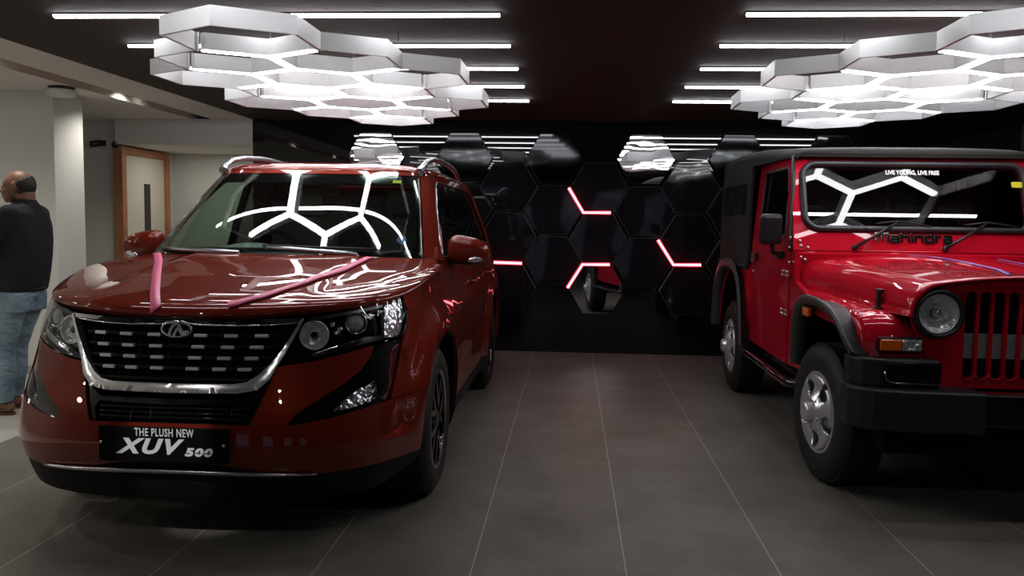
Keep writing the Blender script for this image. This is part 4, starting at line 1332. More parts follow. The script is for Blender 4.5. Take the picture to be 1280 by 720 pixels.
# --- cabin
dash = MB()
dp = [(.42, .95), (.36, 1.10), (.55, 1.135), (.80, 1.14), (.98, 1.10), (1.05, .95), (1.0, .62), (.6, .6)]
dash.prism(dp, 'x', -.72, .72)
dash.ball((-.36, .86, 1.13), (.22, .16, .075), 20)
do_ = dash.build('dashboard', m_trim_grey, car)
st = MB()
cs = Vector((-.36, 1.13, 1.10)); tilt = Matrix.Translation(cs) @ Matrix.Rotation(math.radians(-25), 4, 'X')
st.tube([tilt @ Vector((.185 * math.cos(a), 0, .185 * math.sin(a))) for a in np.linspace(0, 2 * math.pi, 36, endpoint=False)], .016, 8, closed=True)
for a in (0, 180, 270): st.tube([tilt @ Vector((0, 0, 0)), tilt @ Vector((.18 * math.cos(math.radians(a)), 0, .18 * math.sin(math.radians(a))))], .018, 8)
st.ball(cs, (.07, .04, .06), 14)
st.build('steering_wheel', m_black_plastic, car)
for sg in (1, -1):
    s = MB()
    s.box(sg * .36 - .25, sg * .36 + .25, 1.25, 1.80, .62, .80, .05)
    Mx = Matrix.Translation((sg * .36, 1.78, .78)) @ Matrix.Rotation(math.radians(-14), 4, 'X')
    s.box(-.24, .24, -.08, .08, 0, .60, .06, Mx)
    so = s.build('front_seat', m_seat, car)
    h = MB().box(-.13, .13, -.06, .06, .62, .80, .05, Mx); h.tube([Mx @ Vector((-.05, 0, .58)), Mx @ Vector((-.05, 0, .66))], .008, 6).tube([Mx @ Vector((.05, 0, .58)), Mx @ Vector((.05, 0, .66))], .008, 6)
    h.build('headrest', m_trim_grey, so)
s = MB().box(-.66, .66, 2.15, 2.65, .60, .78, .05)
Mx = Matrix.Translation((0, 2.62, .76)) @ Matrix.Rotation(math.radians(-14), 4, 'X')
s.box(-.66, .66, -.07, .07, 0, .56, .05, Mx)
so = s.build('rear_seat', m_seat, car)
MB().box(-.52, -.28, -.05, .05, .57, .72, .04, Mx).box(.28, .52, -.05, .05, .57, .72, .04, Mx).build('headrest', m_trim_grey, so)
MB().box(-.12, .12, 1.06, 1.09, 1.50, 1.56, .012).tube([(0, 1.07, 1.55), (0, 1.02, 1.60)], .01, 6).build('rear_view_mirror', m_black_plastic, car)
# headlining closes the roof from inside
MB().box(-.60, .60, 1.20, 2.95, 1.632, 1.640).build('headlining', m_trim_grey, car)

# --- wipers
def wiper(P, blade):
    wp = MB().tube(P, [.013, .014, .012, .009], 8)
    w0 = wp.build('wiper', m_satin if False else m_silver, car)
    MB().tube(blade, .008, 6).build('wiper_blade', m_rubber, w0)
def wsp(s, z, o=.016):
    p = g_front(np.array([s]), np.array([z]))[0]; n = surf_normals(g_front, np.array([[s, z]]), 1)[0]
    if n[1] > 0: n = -n
    return tuple(p + n * o)
wiper([wsp(-.18, 1.152, .02), wsp(-.30, 1.152, .028), wsp(-.52, 1.158, .028), wsp(-.66, 1.166, .024)], [wsp(s, 1.175 + .012 * (s + .7), .012) for s in np.linspace(-.70, -.06, 8)])
wiper([wsp(.42, 1.152, .02), wsp(.30, 1.156, .028), wsp(.08, 1.170, .028), wsp(-.05, 1.180, .024)], [wsp(s, 1.196 - .02 * s, .012) for s in np.linspace(-.08, .50, 8)])
# stickers
b = MB(); patch(b, g_front, [(.645 + .030 * math.cos(a), 1.246 + .022 * math.sin(a)) for a in np.linspace(0, 2 * math.pi, 20, endpoint=False)], .02, off=-.003, thick=.001)
st_ = b.build('round_sticker', mat('sticker_blue', (0.03, 0.12, 0.35), 0.4), screen)
st_.data.transform(Matrix.Translation((.175, .06, -.01))) if False else None
b = MB(); patch(b, g_front, [(.575, 1.575), (.635, 1.575), (.635, 1.592), (.575, 1.592)], .02, off=-.003, thick=.001)
b.build('yellow_sticker', mat('sticker_yellow', (0.65, 0.60, 0.02), 0.5), screen)

# --- ribbons lying on the bonnet
def ribbon(path, lab, tail):
    pts = np.array(path); t_ = np.linspace(0, len(pts) - 1, 60)
    x = np.interp(t_, range(len(pts)), pts[:, 0]); y = np.interp(t_, range(len(pts)), pts[:, 1])
    d = np.stack([np.gradient(x), np.gradient(y)], 1); d /= np.linalg.norm(d, axis=1, keepdims=True)
    n = np.stack([-d[:, 1], d[:, 0]], 1) * .019
    L_ = x_hood(x + n[:, 0], y + n[:, 1]); R_ = x_hood(x - n[:, 0], y - n[:, 1])
    NL = surf_normals(x_hood, np.stack([x + n[:, 0], y + n[:, 1]], 1), 1, 4e-3); NR = surf_normals(x_hood, np.stack([x - n[:, 0], y - n[:, 1]], 1), 1, 4e-3)
    NC = NL + NR; NC /= np.linalg.norm(NC, axis=1, keepdims=True); NL = NR = NC
    V = np.concatenate([L_ + NL * .0098, R_ + NR * .0098, L_ + NL * .0068, R_ + NR * .0068])
    k = len(x); F = []
    for i in range(k - 1):
        F += [(i, i + 1, k + i + 1, k + i), (2 * k + i, 3 * k + i, 3 * k + i + 1, 2 * k + i + 1), (i, 2 * k + i, 2 * k + i + 1, i + 1), (k + i, k + i + 1, 3 * k + i + 1, 3 * k + i)]
    F += [(0, k, 3 * k, 2 * k), (k - 1, 3 * k - 1, 4 * k - 1, 2 * k - 1)]
    o = MB().add(V, F, True).build('ribbon', m_pink)
    o.location = (XO[0], XO[1], 0)
    tag(o, lab, 'ribbon', 'pink ribbons on the dark red bonnet')
ribbon([(-.689, .332), (-.50, -.02), (-.311, -.419), (-.153, -.746), (-.095, -.853)], 'pink ribbon on the dark red bonnet, the straight one under the steering wheel', 0)
ribbon([(.512, .235),  (.478, -.142), (.397, -.5), (.302, -.728), (.225, -.808), (.19, -.824)], 'pink ribbon curving across the shinier half of the dark red bonnet', 0)
# ================================================================== BRIGHT RED OFF-ROADER
m_tpaint = mat('bright_red_paint', (0.52, 0.006, 0.022), 0.40, metal=0.1, coat=1.0, coat_rough=0.012, spec=0.02)
m_canvas = add_bump(mat('black_canvas', (0.022, 0.022, 0.020), 0.75, spec=0.3), 220, 0.25, 0.001, 2)
m_vinyl = mat('clear_vinyl', (0.02, 0.022, 0.026), 0.08, spec=0.6)
m_flare = mat('grey_black_plastic', (0.045, 0.045, 0.046), 0.40, spec=0.5)
m_bump = mat('black_bumper_plastic', (0.018, 0.018, 0.019), 0.42, spec=0.4)
m_tglass = glass_mat('flat_windscreen_glass', (0.30, 0.33, 0.32), ior=1.55, boost=1.3)
m_seal = mat('rubber_seal', (0.022, 0.022, 0.024), 0.4)
m_alloy_s = mat('silver_alloy', (0.78, 0.79, 0.80), 0.30, metal=0.7)
m_fin = mat('radiator_fin', (0.45, 0.45, 0.43), 0.5, metal=0.2)
m_bolt = mat('zinc_bolt', (0.60, 0.55, 0.50), 0.3, metal=0.8)
TO = (2.10, 4.52)
jeep = thing('off_roader', 'bright red boxy off-road car with a black soft top, slotted grille and round headlamps', 'car', (TO[0], TO[1], 0))

def loft(mb, rings, closed=False, smooth=True, flip=False):
    n = len(rings[0]); V = [p for r in rings for p in r]; F = []
    for i in range(len(rings) - 1):
        for k in range(n if closed else n - 1):
            k2 = (k + 1) % n
            f = (i * n + k, i * n + k2, (i + 1) * n + k2, (i + 1) * n + k)
            F.append(f[::-1] if flip else f)
    return mb.add(V, F, smooth)

# --- bonnet: tapering, with rolled shoulders
h_w = spline((-.58, -.2, .2, .55, .70), (.548, .590, .640, .700, .735))
h_zt = spline((-.58, -.35, 0, .4, .70), (1.140, 1.150, 1.163, 1.180, 1.190))
def hood_ring(y, inset=0.0, n=36):
    w = float(h_w(y)) - inset; zt = float(h_zt(y)) - inset * .6; zl = .946
    out = []
    half = [(w + .004, zl), (w + .003, zl + .03)]
    r = .15; zs = zt - .032 - r
    half += [(w, zs)] + [(w - r + r * math.cos(a), zs + r * math.sin(a)) for a in np.linspace(0, math.pi / 2 * .93, 12)]
    x1, z1 = half[-1]
    half += [(x1 * (1 - t), z1 + (zt - z1) * (1 - (1 - t) ** 2)) for t in np.linspace(0, 1, 10)[1:]]
    ring = half + [(-x, z) for x, z in half[:-1][::-1]]
    return [(x, y, z) for x, z in ring]
hb = MB()
ys = np.linspace(.70, -.555, 40)
rings = [hood_ring(y) for y in ys]
rings += [hood_ring(-.568, .002), hood_ring(-.576, .008), hood_ring(-.578, .016), hood_ring(-.572, .022), hood_ring(-.545, .024)]
loft(hb, rings)
thood = hb.build('bonnet', m_tpaint, jeep)
for sg in (1, -1):
    lt = MB()
    lt.box(sg * .592 - .008, sg * .592 + .008, -.325, -.285, .962, 1.035, .004).box(sg * .590 - .012, sg * .590 + .016, -.33, -.28, 1.03, 1.052, .005)
    lt.box(sg * .60 - .02, sg * .60 + .02, -.345, -.265, .948, .963, .003)
    lt.build('bonnet_latch', m_black_plastic, jeep)

# --- front panel with slots
GY = -.535
def flat_front(y): return lambda x, z: np.stack([np.asarray(x, float), np.full_like(np.asarray(x, float), y), np.asarray(z, float)], -1)
topc = [(-.52, .93), (-.522, 1.0), (-.505, 1.045), (-.47, 1.085), (-.42, 1.105), (-.30, 1.115), (0, 1.12)]
ol = topc + [(-x, z) for x, z in topc[:-1][::-1]] + [(.47, .80), (.435, .74), (.43, .615), (-.43, .615), (-.435, .74), (-.47, .80)]
holes = []
for k in range(-4, 5):
    cx = .064 * k; w = .0245
    lean = .012 * (k / 4)
    h = [(cx + w * math.cos(a), 1.045 + .018 * math.sin(a)) for a in np.linspace(0, math.pi, 7)] + [(cx - lean * 0 + w * math.cos(a), .675 + .018 * math.sin(a)) for a in np.linspace(math.pi, 2 * math.pi, 7)]
    holes.append(h)
for sg in (-1, 1):
    holes.append([(sg * .408 + .088 * math.cos(a), .960 + .088 * math.sin(a)) for a in np.linspace(0, 2 * math.pi, 32, endpoint=False)])
gp = MB(); patch(gp, flat_front(GY), ol, .03, holes=holes, thick=.022, sgn=1)
gpo = gp.build('grille_panel', m_tpaint, jeep)
MB().box(-.44, .44, -.44, -.43, .60, 1.10).build('grille_void', m_black_void, gpo)
rf_ = MB()
for i in range(15):
    z = .752 + i * .0078
    rf_.box(-.31, .31, -.510, -.500, z, z + .0042)
rf_.build('radiator_fins', m_fin, gpo)
for k in range(-4, 5):
    cx = .064 * k
    lp = MB().tube([(cx + .026 * math.cos(a), GY - .002, .675 + .020 * math.sin(a)) for a in np.linspace(math.pi, 2 * math.pi, 9)], .0042, 6, up=(0, 1, 0))
    lp.build('slot_lip', m_tpaint, gpo)
for sg in (-1, 1):
    c = (sg * .408, 0, .960)
    bz = MB().lathe([(GY + .03, .090), (GY - .025, .092), (GY - .040, .096), (GY - .044, .104), (GY - .036, .112), (GY - .004, .116), (GY + .004, .116)], 48, 'y', c)
    hl = bz.build('headlamp', m_black_plastic, jeep)
    MB().lathe([(GY + .035, 0.018), (GY + .02, .05), (GY - .005, .076), (GY - .022, .088), (GY - .026, .090)], 40, 'y', c).build('reflector_bowl', m_bowl, hl)
    MB().lathe([(GY + .03, 0), (GY + .03, .018), (GY - .012, .018), (GY - .016, 0)], 20, 'y', c).build('bulb_shield', m_satin, hl)
    MB().lathe([(GY - .022, .092), (GY - .036, .080), (GY - .046, .058), (GY - .051, .030), (GY - .052, 0)], 40, 'y', c).build('lamp_lens', m_lens, hl)

# --- front fenders with folded outer edge
path = [(.60, .985), (.45, .983), (.30, .976), (.10, .968), (-.10, .960), (-.28, .952), (-.40, .944), (-.462, .925), (-.498, .885), (-.514, .83), (-.518, .775), (-.520, .752)]
xin = [.70, .69, .67, .64, .61, .575, .548, .530, .508, .478, .450, .440]
def fend(sg):
    mb = MB(); rings = []
    n = len(path)
    for i, ((y, z), xi) in enumerate(zip(path, xin)):
        a = np.array(path[min(i + 1, n - 1)]) - np.array(path[max(i - 1, 0)]); a = a / np.linalg.norm(a)
        nr = np.array((a[1], -a[0]));             # outward of the top skin in (y, z)
        if nr[1] < 0 and i < 6: nr = -nr
        if i >= 6 and nr[0] > 0: nr = -nr
        xo = .742; r = .045
        ring = [(xi - .03, 0.0 - .012), (xi, 0.0)] + [(xi + (xo - r - xi) * t, .010 * math.sin(math.pi * t)) for t in (.25, .5, .75)] + [(xo - r + r * math.sin(q), -r + r * math.cos(q)) for q in np.linspace(0, math.pi / 2, 7)] + [(xo, -.075), (xo - .004, -.11)]
        rings.append([(sg * x, y + nr[0] * d, z + nr[1] * d) for x, d in ring])
    loft(mb, rings, flip=(sg < 0))
    return mb
for sg in (-1, 1):
    fo = fend(sg).build('front_fender', m_tpaint, jeep)
    ib = MB()
    ib.prism([(.30, .50), (.30, .92), (-.05, .90), (-.05, .60)], 'x', sg * .30, sg * .52)
    ib.build('wheel_well', m_black_void, jeep)
    tsl = MB().box(sg * .57 - .098, sg * .57 + .098, -.555, -.52, .775, .845, .006)
    ts = tsl.build('turn_signal', m_black_plastic, jeep)
    MB().box(sg * .615 - .048, sg * .615 + .048, -.566, -.55, .784, .837, .005).build('amber_lens', m_amber, ts)
    MB().box(sg * .522 - .044, sg * .522 + .044, -.566, -.55, .784, .837, .005).build('clear_lens', m_reflector, ts)

# --- wheel arch flares
def flare_mesh(sg, pth, xi, xo, th=.022, drop=.05):
    mb = MB(); rings = []
    n = len(pth)
    for i, (y, z) in enumerate(pth):
        a = np.array(pth[min(i + 1, n - 1)]) - np.array(pth[max(i - 1, 0)]); a = a / np.linalg.norm(a)
        nr = np.array((-a[1], a[0]))
        xo_ = xo if not hasattr(xo, '__len__') else xo[i]
        prof = [(xi, 0.0), (xi + (xo_ - xi) * .5, .006), (xo_ - .028, .002), (xo_ - .008, -.008), (xo_, -.026), (xo_, -drop), (xo_ - .012, -drop - .006), (xo_ - .016, -.03), (xi, -.022)]
        rings.append([(sg * x, y + nr[0] * d, z + nr[1] * d) for x, d in prof])
    loft(mb, rings, closed=True, flip=(sg > 0))
    for q in (rings[0], rings[-1]): mb.add(q, [tuple(range(len(q)))])
    return mb
fpath = [(-.505, .745), (-.470, .80), (-.425, .858), (-.36, .900), (-.26, .922), (-.10, .934), (.06, .934), (.16, .922), (.24, .885), (.30, .82), (.335, .73), (.352, .62), (.36, .56)]
rpath = [(1.83, .44), (1.87, .58), (1.92, .74), (2.0, .88), (2.10, .955), (2.25, .995), (2.45, 1.0), (2.65, .975), (2.80, .90), (2.90, .78), (2.965, .62), (2.99, .47)]
for sg in (-1, 1):
    fx = [.79, .815, .83, .838, .842, .842, .842, .842, .840, .836, .83, .825, .82]
    fl = flare_mesh(sg, fpath[::-1], .70, fx[::-1]).build('wheel_arch_flare', m_flare, jeep)
    mk = MB()
    Mx = Matrix.Translation((sg * .842, .02, .900)) @ Matrix.Rotation(0, 4, 'X')
    mk.box(-.010, .010, -.052, .052, -.022, .022, .004, Mx)
    mk.build('side_marker', m_amber, fl)
    flare_mesh(sg, rpath[::-1], .74, .838, .022, .085).build('wheel_arch_flare', m_flare, jeep)

# --- bumper
bp_ = MB()
bp_.box(-.255, .255, -.665, -.56, .46, .602, .006)
bmp = bp_.build('front_bumper', m_gloss_black, jeep)
MB().box(-.27, .27, -.672, -.60, .602, .613, .003).build('bumper_strip', m_satin, bmp)
for sg in (-1, 1):
    e = MB()
    # long end cap, rounded round the corner
    P = [(.245, -.72), (.60, -.70), (.72, -.672), (.77, -.635), (.805, -.57), (.81, -.47), (.70, -.45), (.60, -.50), (.245, -.54)]
    e.prism([(sg * a, b) for a, b in P], 'z', .435, .622)
    eo = e.build('bumper_end', m_bump, bmp)
    bv = eo.modifiers.new('bevel', 'BEVEL'); bv.width = .012; bv.segments = 3
    u = MB()
    P = [(.415, -.625), (.68, -.615), (.75, -.58), (.785, -.52), (.79, -.45), (.66, -.44), (.52, -.48), (.42, -.52)]
    u.prism([(sg * a, b) for a, b in P], 'z', .62, .752)
    uo = u.build('bumper_step', m_bump, bmp)
    bv = uo.modifiers.new('bevel', 'BEVEL'); bv.width = .010; bv.segments = 3
    q = MB().box(sg * .535 - .125, sg * .535 + .125, -.634, -.60, .648, .742, .012)
    q.build('fog_blank', m_gloss_black, bmp)
    MB().tube([(sg * .42, -.636, .645), (sg * .62, -.634, .645), (sg * .655, -.632, .66), (sg * .665, -.63, .70)], .004, 6).build('bumper_line', m_satin, bmp)
MB().box(-.62, .62, -.55, .25, .30, .46).box(-.50, .50, .25, 2.9, .33, .52).build('chassis', m_black_void, jeep)

# --- body sides
def t_side(y, z):
    y = np.asarray(y, float); z = np.asarray(z, float)
    x = .752 - .052 * np.clip((z - 1.18) / .60, 0, 1.2) + .026 * np.clip((y - 1.84) / .03, 0, 1) * np.clip((1.10 - z) / .04, 0, 1)
    return np.stack([x, y, z], -1)
def tpair(fn, name, m):
    out = []
    for mir in (True, False):
        mb = MB(); fn(mb, mir); out.append(mb.build(name, m, jeep))
    return out
tpair(lambda mb, mir: patch(mb, t_side, [(.36, .52), (.735, .50), (.735, 1.195), (.64, 1.195), (.62, 1.02), (.36, .96)], .04, mirror=mir, thick=.03), 'cowl_side', m_tpaint)
a_ = [(2.43 + .525 * math.cos(math.radians(t)), .40 + .592 * math.sin(math.radians(t))) for t in np.linspace(172, 8, 24)]
tpair(lambda mb, mir: patch(mb, t_side, [(1.845, .47)] + a_ + [(3.0, .50), (3.0, 1.055), (1.845, 1.055)], .05, mirror=mir, thick=.006), 'rear_side_panel', m_tpaint)
for sg in (-1, 1):
    l = MB().lathe([(sg * .50, .56), (sg * .765, .56)], 24, 'x', (0, 2.43, .40), a0=0, a1=math.pi).lathe([(sg * .50, .05), (sg * .50, .57)], 24, 'x', (0, 2.43, .40), a0=0, a1=math.pi)
    l.build('wheel_arch_liner', m_black_void, jeep)
MB().box(-.77, .77, 2.985, 3.02, .50, 1.055, .01).build('tailgate', m_tpaint, jeep)
for sg in (-1, 1):
    MB().box(sg * .70 - .045, sg * .70 + .045, 3.02, 3.06, .80, .98, .01).build('tail_lamp', m_tail, jeep)
    MB().tube([(sg * .76, 2.94, 1.00), (sg * .80, 2.96, 1.00)], .03, 12).build('side_reflector', m_tail, jeep)
# door with window frame
DOOR = [(.745, .50), (1.835, .50), (1.840, 1.79), (.955, 1.79), (.87, 1.60), (.80, 1.32), (.745, 1.20)]
WINH = [(.90, 1.285), (1.66, 1.285), (1.665, 1.725), (1.04, 1.725), (.97, 1.58)]
def doorf(mb, mir): patch(mb, t_side, DOOR, .05, holes=[WINH], off=.006, mirror=mir, thick=.035)
doors = tpair(doorf, 'door', m_tpaint)
for o, sg in zip(doors, (-1, 1)):
    g = MB(); patch(g, t_side, WINH, .1, off=-.012, mirror=(sg < 0), thick=.004); g.build('door_window', m_side_glass, o)
    P = t_side(np.array([p[0] for p in densify(WINH, .1)]), np.array([p[1] for p in densify(WINH, .1)])) * [sg, 1, 1]
    MB().tube([tuple(p) for p in P], .011, 6, closed=True).build('window_seal', m_seal, o)
    # door post seal along the screen
    Q = [(.74, 1.20), (.80, 1.33), (.87, 1.60), (.95, 1.79)]
    P = [tuple(t_side(np.array(a), np.array(b)) * [sg, 1, 1] + np.array([sg * .008, -.012, 0])) for a, b in Q]
    MB().tube(P, .013, 8).build('post_seal', m_seal, o)
    for z in (.82, 1.06):
        hg = MB().box(sg * .764 - .010, sg * .764 + .010, .69, .86, z - .022, z + .022, .004)
        ho = hg.build('door_hinge', m_tpaint, o)
        for yy_ in (.705, .735, .80, .84):
            MB().lathe([(sg * .770, .009), (sg * .779, .008), (sg * .781, 0)], 10, 'x', (0, yy_, z + .012)).build('hinge_bolt', m_bolt, ho)
            MB().lathe([(sg * .770, .009), (sg * .779, .008), (sg * .781, 0)], 10, 'x', (0, yy_, z - .012)).build('hinge_bolt', m_bolt, ho)
    dh = MB().box(sg * .772 - .014, sg * .772 + .014, 1.60, 1.74, 1.105, 1.155, .008); dh.build('door_handle', m_black_plastic, o)
    for yy_, z in ((1.80, 1.10), (1.77, 1.10), (1.74, 1.02), (.73, 1.28), (.735, 1.22), (.73, 1.13)):
        MB().lathe([(sg * .758, .010), (sg * .768, .009), (sg * .770, 0)], 10, 'x', (0, yy_, z)).build('body_bolt', m_bolt, o)
    # mirror on its bracket
    m_ = MB().box(sg * .855 - .066, sg * .855 + .066, .80, .885, 1.235, 1.425, .026)
    mo = m_.build('side_mirror', m_black_plastic, jeep)
    MB().tube([(sg * .845, .845, 1.24), (sg * .835, .86, 1.185), (sg * .765, .90, 1.17)], .015, 8).box(sg * .78 - .022, sg * .78 + .022, .86, .95, 1.145, 1.195, .006).build('mirror_bracket', m_black_plastic, mo)
    MB().box(sg * .855 - .052, sg * .855 + .052, .884, .888, 1.252, 1.408, .001).build('mirror_glass', m_chrome, mo)
    # side step
    st = MB().tube([(sg * .70, .40, .455), (sg * .80, .42, .435), (sg * .81, .50, .43), (sg * .81, 1.62, .43), (sg * .80, 1.72, .435), (sg * .70, 1.74, .455)], .026, 12)
    st.box(sg * .765 - .06, sg * .765 + .045, .55, 1.58, .425, .447, .006)
    so = st.build('side_step', m_gloss_black, jeep)
    for y in (.62, 1.5): MB().tube([(sg * .50, y, .44), (sg * .78, y, .425)], .018, 8).build('step_bracket', m_black_plastic, so)

# --- cowl and windscreen frame
cb = MB().box(-.742, .742, .66, .80, 1.02, 1.198, .015); cb.build('cowl', m_tpaint, jeep)
MB().box(-.735, .735, .75, .80, .50, 1.03).build('bulkhead', m_black_void, jeep)
def t_front(x, z):
    x = np.asarray(x, float); z = np.asarray(z, float)
    return np.stack([x, .705 + (z - 1.195) * .37, z], -1)
FRM = [(-.746, 1.195), (.746, 1.195), (.742, 1.30), (.722, 1.70), (.712, 1.765), (.68, 1.795), (-.68, 1.795), (-.712, 1.765), (-.722, 1.70), (-.742, 1.30)]
def rrect(x0, x1, z0, z1, r, n=6, x0t=None):
    o = []
    for cx, cz, a in ((x1 - r, z0 + r, -90), (x1 - r, z1 - r, 0), (x0 + r, z1 - r, 90), (x0 + r, z0 + r, 180)):
        o += [(cx + r * math.cos(math.radians(a + t * 90 / n)), cz + r * math.sin(math.radians(a + t * 90 / n))) for t in range(n + 1)]
    return o
GLS = rrect(-.668, .668, 1.338, 1.742, .085)
fm = MB(); patch(fm, t_front, FRM, .04, holes=[rrect(-.655, .655, 1.352, 1.728, .075)], thick=.05); wfr = fm.build('windscreen_frame', m_tpaint, jeep)
P = t_front(np.array([p[0] for p in GLS]), np.array([p[1] for p in GLS])) + np.array([0, -.006, 0])
MB().tube([tuple(p) for p in P], .021, 10, closed=True, up=(0, 1, 0)).build('windscreen_seal', m_seal, jeep)
g = MB(); patch(g, t_front, rrect(-.664, .664, 1.342, 1.738, .08), .08, off=-.004, thick=.003); tgl = g.build('windscreen', m_tglass, jeep)
fg = MB().tube([(-.742, .700, 1.205), (.742, .700, 1.205)], .006, 6); fg.build('frame_hinge_line', m_tpaint, jeep)
for sg in (-1, 1):
    for (x, z) in ((.70, 1.232), (.705, 1.262), (.66, 1.222), (.715, 1.165), (.69, 1.15)):
        p = t_front(np.array(sg * x), np.array(z)) if z > 1.2 else np.array([sg * x, .658, z])
        MB().lathe([(0, .010), (-.008, .009), (-.010, 0)], 10, 'y', tuple(p)).build('body_bolt', m_bolt, jeep)
# lettering on the cowl: raised black strokes
Mt = Matrix.Translation((-.246, t_front(np.array(0.), np.array(1.262))[1] - .004, 1.262)) @ Matrix.Rotation(math.radians(90 - 20.3), 4, 'X')
def word(mb, w, lo, hi, dx=0, dz=0):
    G = {'m': ([[(0, 0), (0, .92), (1.02, .92), (1.02, 0)], [(.51, .92), (.51, .05)]], 1.30), 'a': ([[(.0, .68), (.62, .68), (.62, 0), (0, 0), (0, .36), (.62, .36)]], .92),
         'h': ([[(0, 1), (0, 0)], [(0, .68), (.62, .68), (.62, 0)]], .92), 'i': ([[(0, 0), (0, .68)], [(0, .84), (0, 1.0)]], .30), 'n': ([[(0, 0), (0, .68), (.62, .68), (.62, 0)]], .92),
         'd': ([[(.62, 1), (.62, 0), (0, 0), (0, .68), (.62, .68)]], .92), 'r': ([[(0, 0), (0, .68), (.46, .68)]], .72)}
    tot = sum(G[c][1] for c in w); k = .436 / (tot - .3); hz = .052; x = 0
    for c in w:
        for s in G[c][0]:
            add_stroke(mb, [(dx + (x + a) * k, dz + b * hz) for a, b in s], .0115, lo, hi, Mt)
        x += G[c][1]
wd = MB(); word(wd, 'mahindra', .001, .007); wd.build('cowl_lettering', m_gloss_black, jeep)
wd = MB(); word(wd, 'mahindra', .0, .005, -.003, .0062); wd.build('lettering_edge', m_chrome, jeep)
tv, tf = text_mesh('LIVE YOUNG, LIVE FREE', .038, .0004, bold=.0010, spacing=1.0)
wx = max(p[0] for p in tv) - min(p[0] for p in tv); k = .322 / wx
c = t_front(np.array(0.), np.array(1.690))
Mx = Matrix.Translation((0, c[1] - .0065, c[2])) @ Matrix.Rotation(math.radians(90 - 20.3), 4, 'X')
MB().add([Mx @ Vector((p[0] * k, p[1], p[2])) for p in tv], tf).build('screen_lettering', m_print_white, tgl)
c = t_front(np.array(.615), np.array(1.62))
b = MB(); patch(b, t_front, rrect(.585, .648, 1.605, 1.640, .008), .05, off=.002, thick=.001); b.build('yellow_sticker', MATS['sticker_yellow'], tgl)
# wipers
for x0, x1 in ((-.385, -.125), (.145, .40)):
    p0 = t_front(np.array(x0), np.array(1.232)); p1 = t_front(np.array(x1), np.array(1.385))
    w = MB().tube([p0 + np.array([0, -.030, 0]), p0 * .6 + p1 * .4 + np.array([0, -.042, 0]), p1 + np.array([0, -.034, 0])], [.012, .009, .006], 8)
    w.ball(p0 + np.array([0, -.022, -.004]), .019, 12)
    wo = w.build('wiper', m_black_plastic, jeep)
    q0 = t_front(np.array(x1 - .13), np.array(1.372)); q1 = t_front(np.array(x1 + .20), np.array(1.362))
    MB().tube([q0 + np.array([0, -.024, 0]), p1 + np.array([0, -.032, .004]), q1 + np.array([0, -.024, 0])], .006, 6).build('wiper_blade', m_rubber, wo)

# --- soft top
s_w = spline((.86, .95, 1.4, 1.9, 2.6, 3.0), (.705, .715, .735, .770, .778, .765))
s_z = spline((.86, .95, 1.4, 1.9, 2.4, 3.0), (1.838, 1.852, 1.885, 1.915, 1.925, 1.915))
def top_ring(y, drop=0.0):
    w = float(s_w(y)); zt = float(s_z(y)) - drop
    half = [(w, 1.785), (w, zt - .075)] + [(w - .085 + .085 * math.cos(a), zt - .085 + .01 + .065 * math.sin(a)) for a in np.linspace(.1, math.pi / 2, 8)] + [(w * .6, zt - .003), (w * .3, zt), (0, zt)]
    ring = half + [(-x, z) for x, z in half[:-1][::-1]]
    return [(x, y, z) for x, z in ring]
tp = MB()
rings = [[(x * .995, .872, max(1.787, min(z, 1.80))) for x, y, z in top_ring(.87)]] + [top_ring(.868, .012)] + [top_ring(y, .004 * math.sin(9 * y) ** 2) for y in np.linspace(.885, 3.0, 36)]
rings += [[(x * .99, 3.03, min(z, 1.90)) for x, y, z in top_ring(3.0)], [(x * .985, 3.04, 1.785) for x, y, z in top_ring(3.0)]]
loft(tp, rings, flip=False)
top = tp.build('soft_top', m_canvas, jeep)
def c_side(y, z):
    y = np.asarray(y, float); z = np.asarray(z, float)
    return np.stack([s_w(y) + .018 * np.clip((1.80 - z) / .75, 0, 1) + .006 * np.sin(y * 7) * np.sin((z - 1.05) * 4), y, z], -1)
def quarter_c(mb, mir): patch(mb, c_side, [(1.848, 1.06), (1.86, 1.02), (3.02, 1.035), (3.03, 1.80), (1.848, 1.80)], .06, mirror=mir, thick=.02)
for mir in (True, False):
    mb = MB(); quarter_c(mb, mir); cq = mb.build('canvas_quarter', m_canvas, jeep)
    v = MB(); patch(v, c_side, rrect(1.97, 2.93, 1.43, 1.665, .03), .06, off=.004, mirror=mir, thick=.003); v.build('vinyl_window', m_vinyl, cq)
    hm = MB(); P = c_side(np.array([1.88, 2.4, 3.02]), np.array([1.045, 1.035, 1.045])) * [(-1 if mir else 1), 1, 1]; hm.tube([tuple(p) for p in P], .016, 8); hm.build('canvas_hem', m_canvas, cq)
MB().box(-.76, .76, 3.02, 3.04, 1.05, 1.79, .006).build('canvas_rear', m_canvas, jeep)
# front bow of the top
MB().box(-.70, .70, .875, .93, 1.785, 1.80).build('top_header', m_canvas, jeep)
# --- wheels
for sg in (-1, 1):
    wheel(jeep, sg * .668, 0.0, sg, .368, .214, .232, m_alloy_s, 'five', steer=math.radians(6))
    wheel(jeep, sg * .668, 2.43, sg, .368, .214, .232, m_alloy_s, 'five')
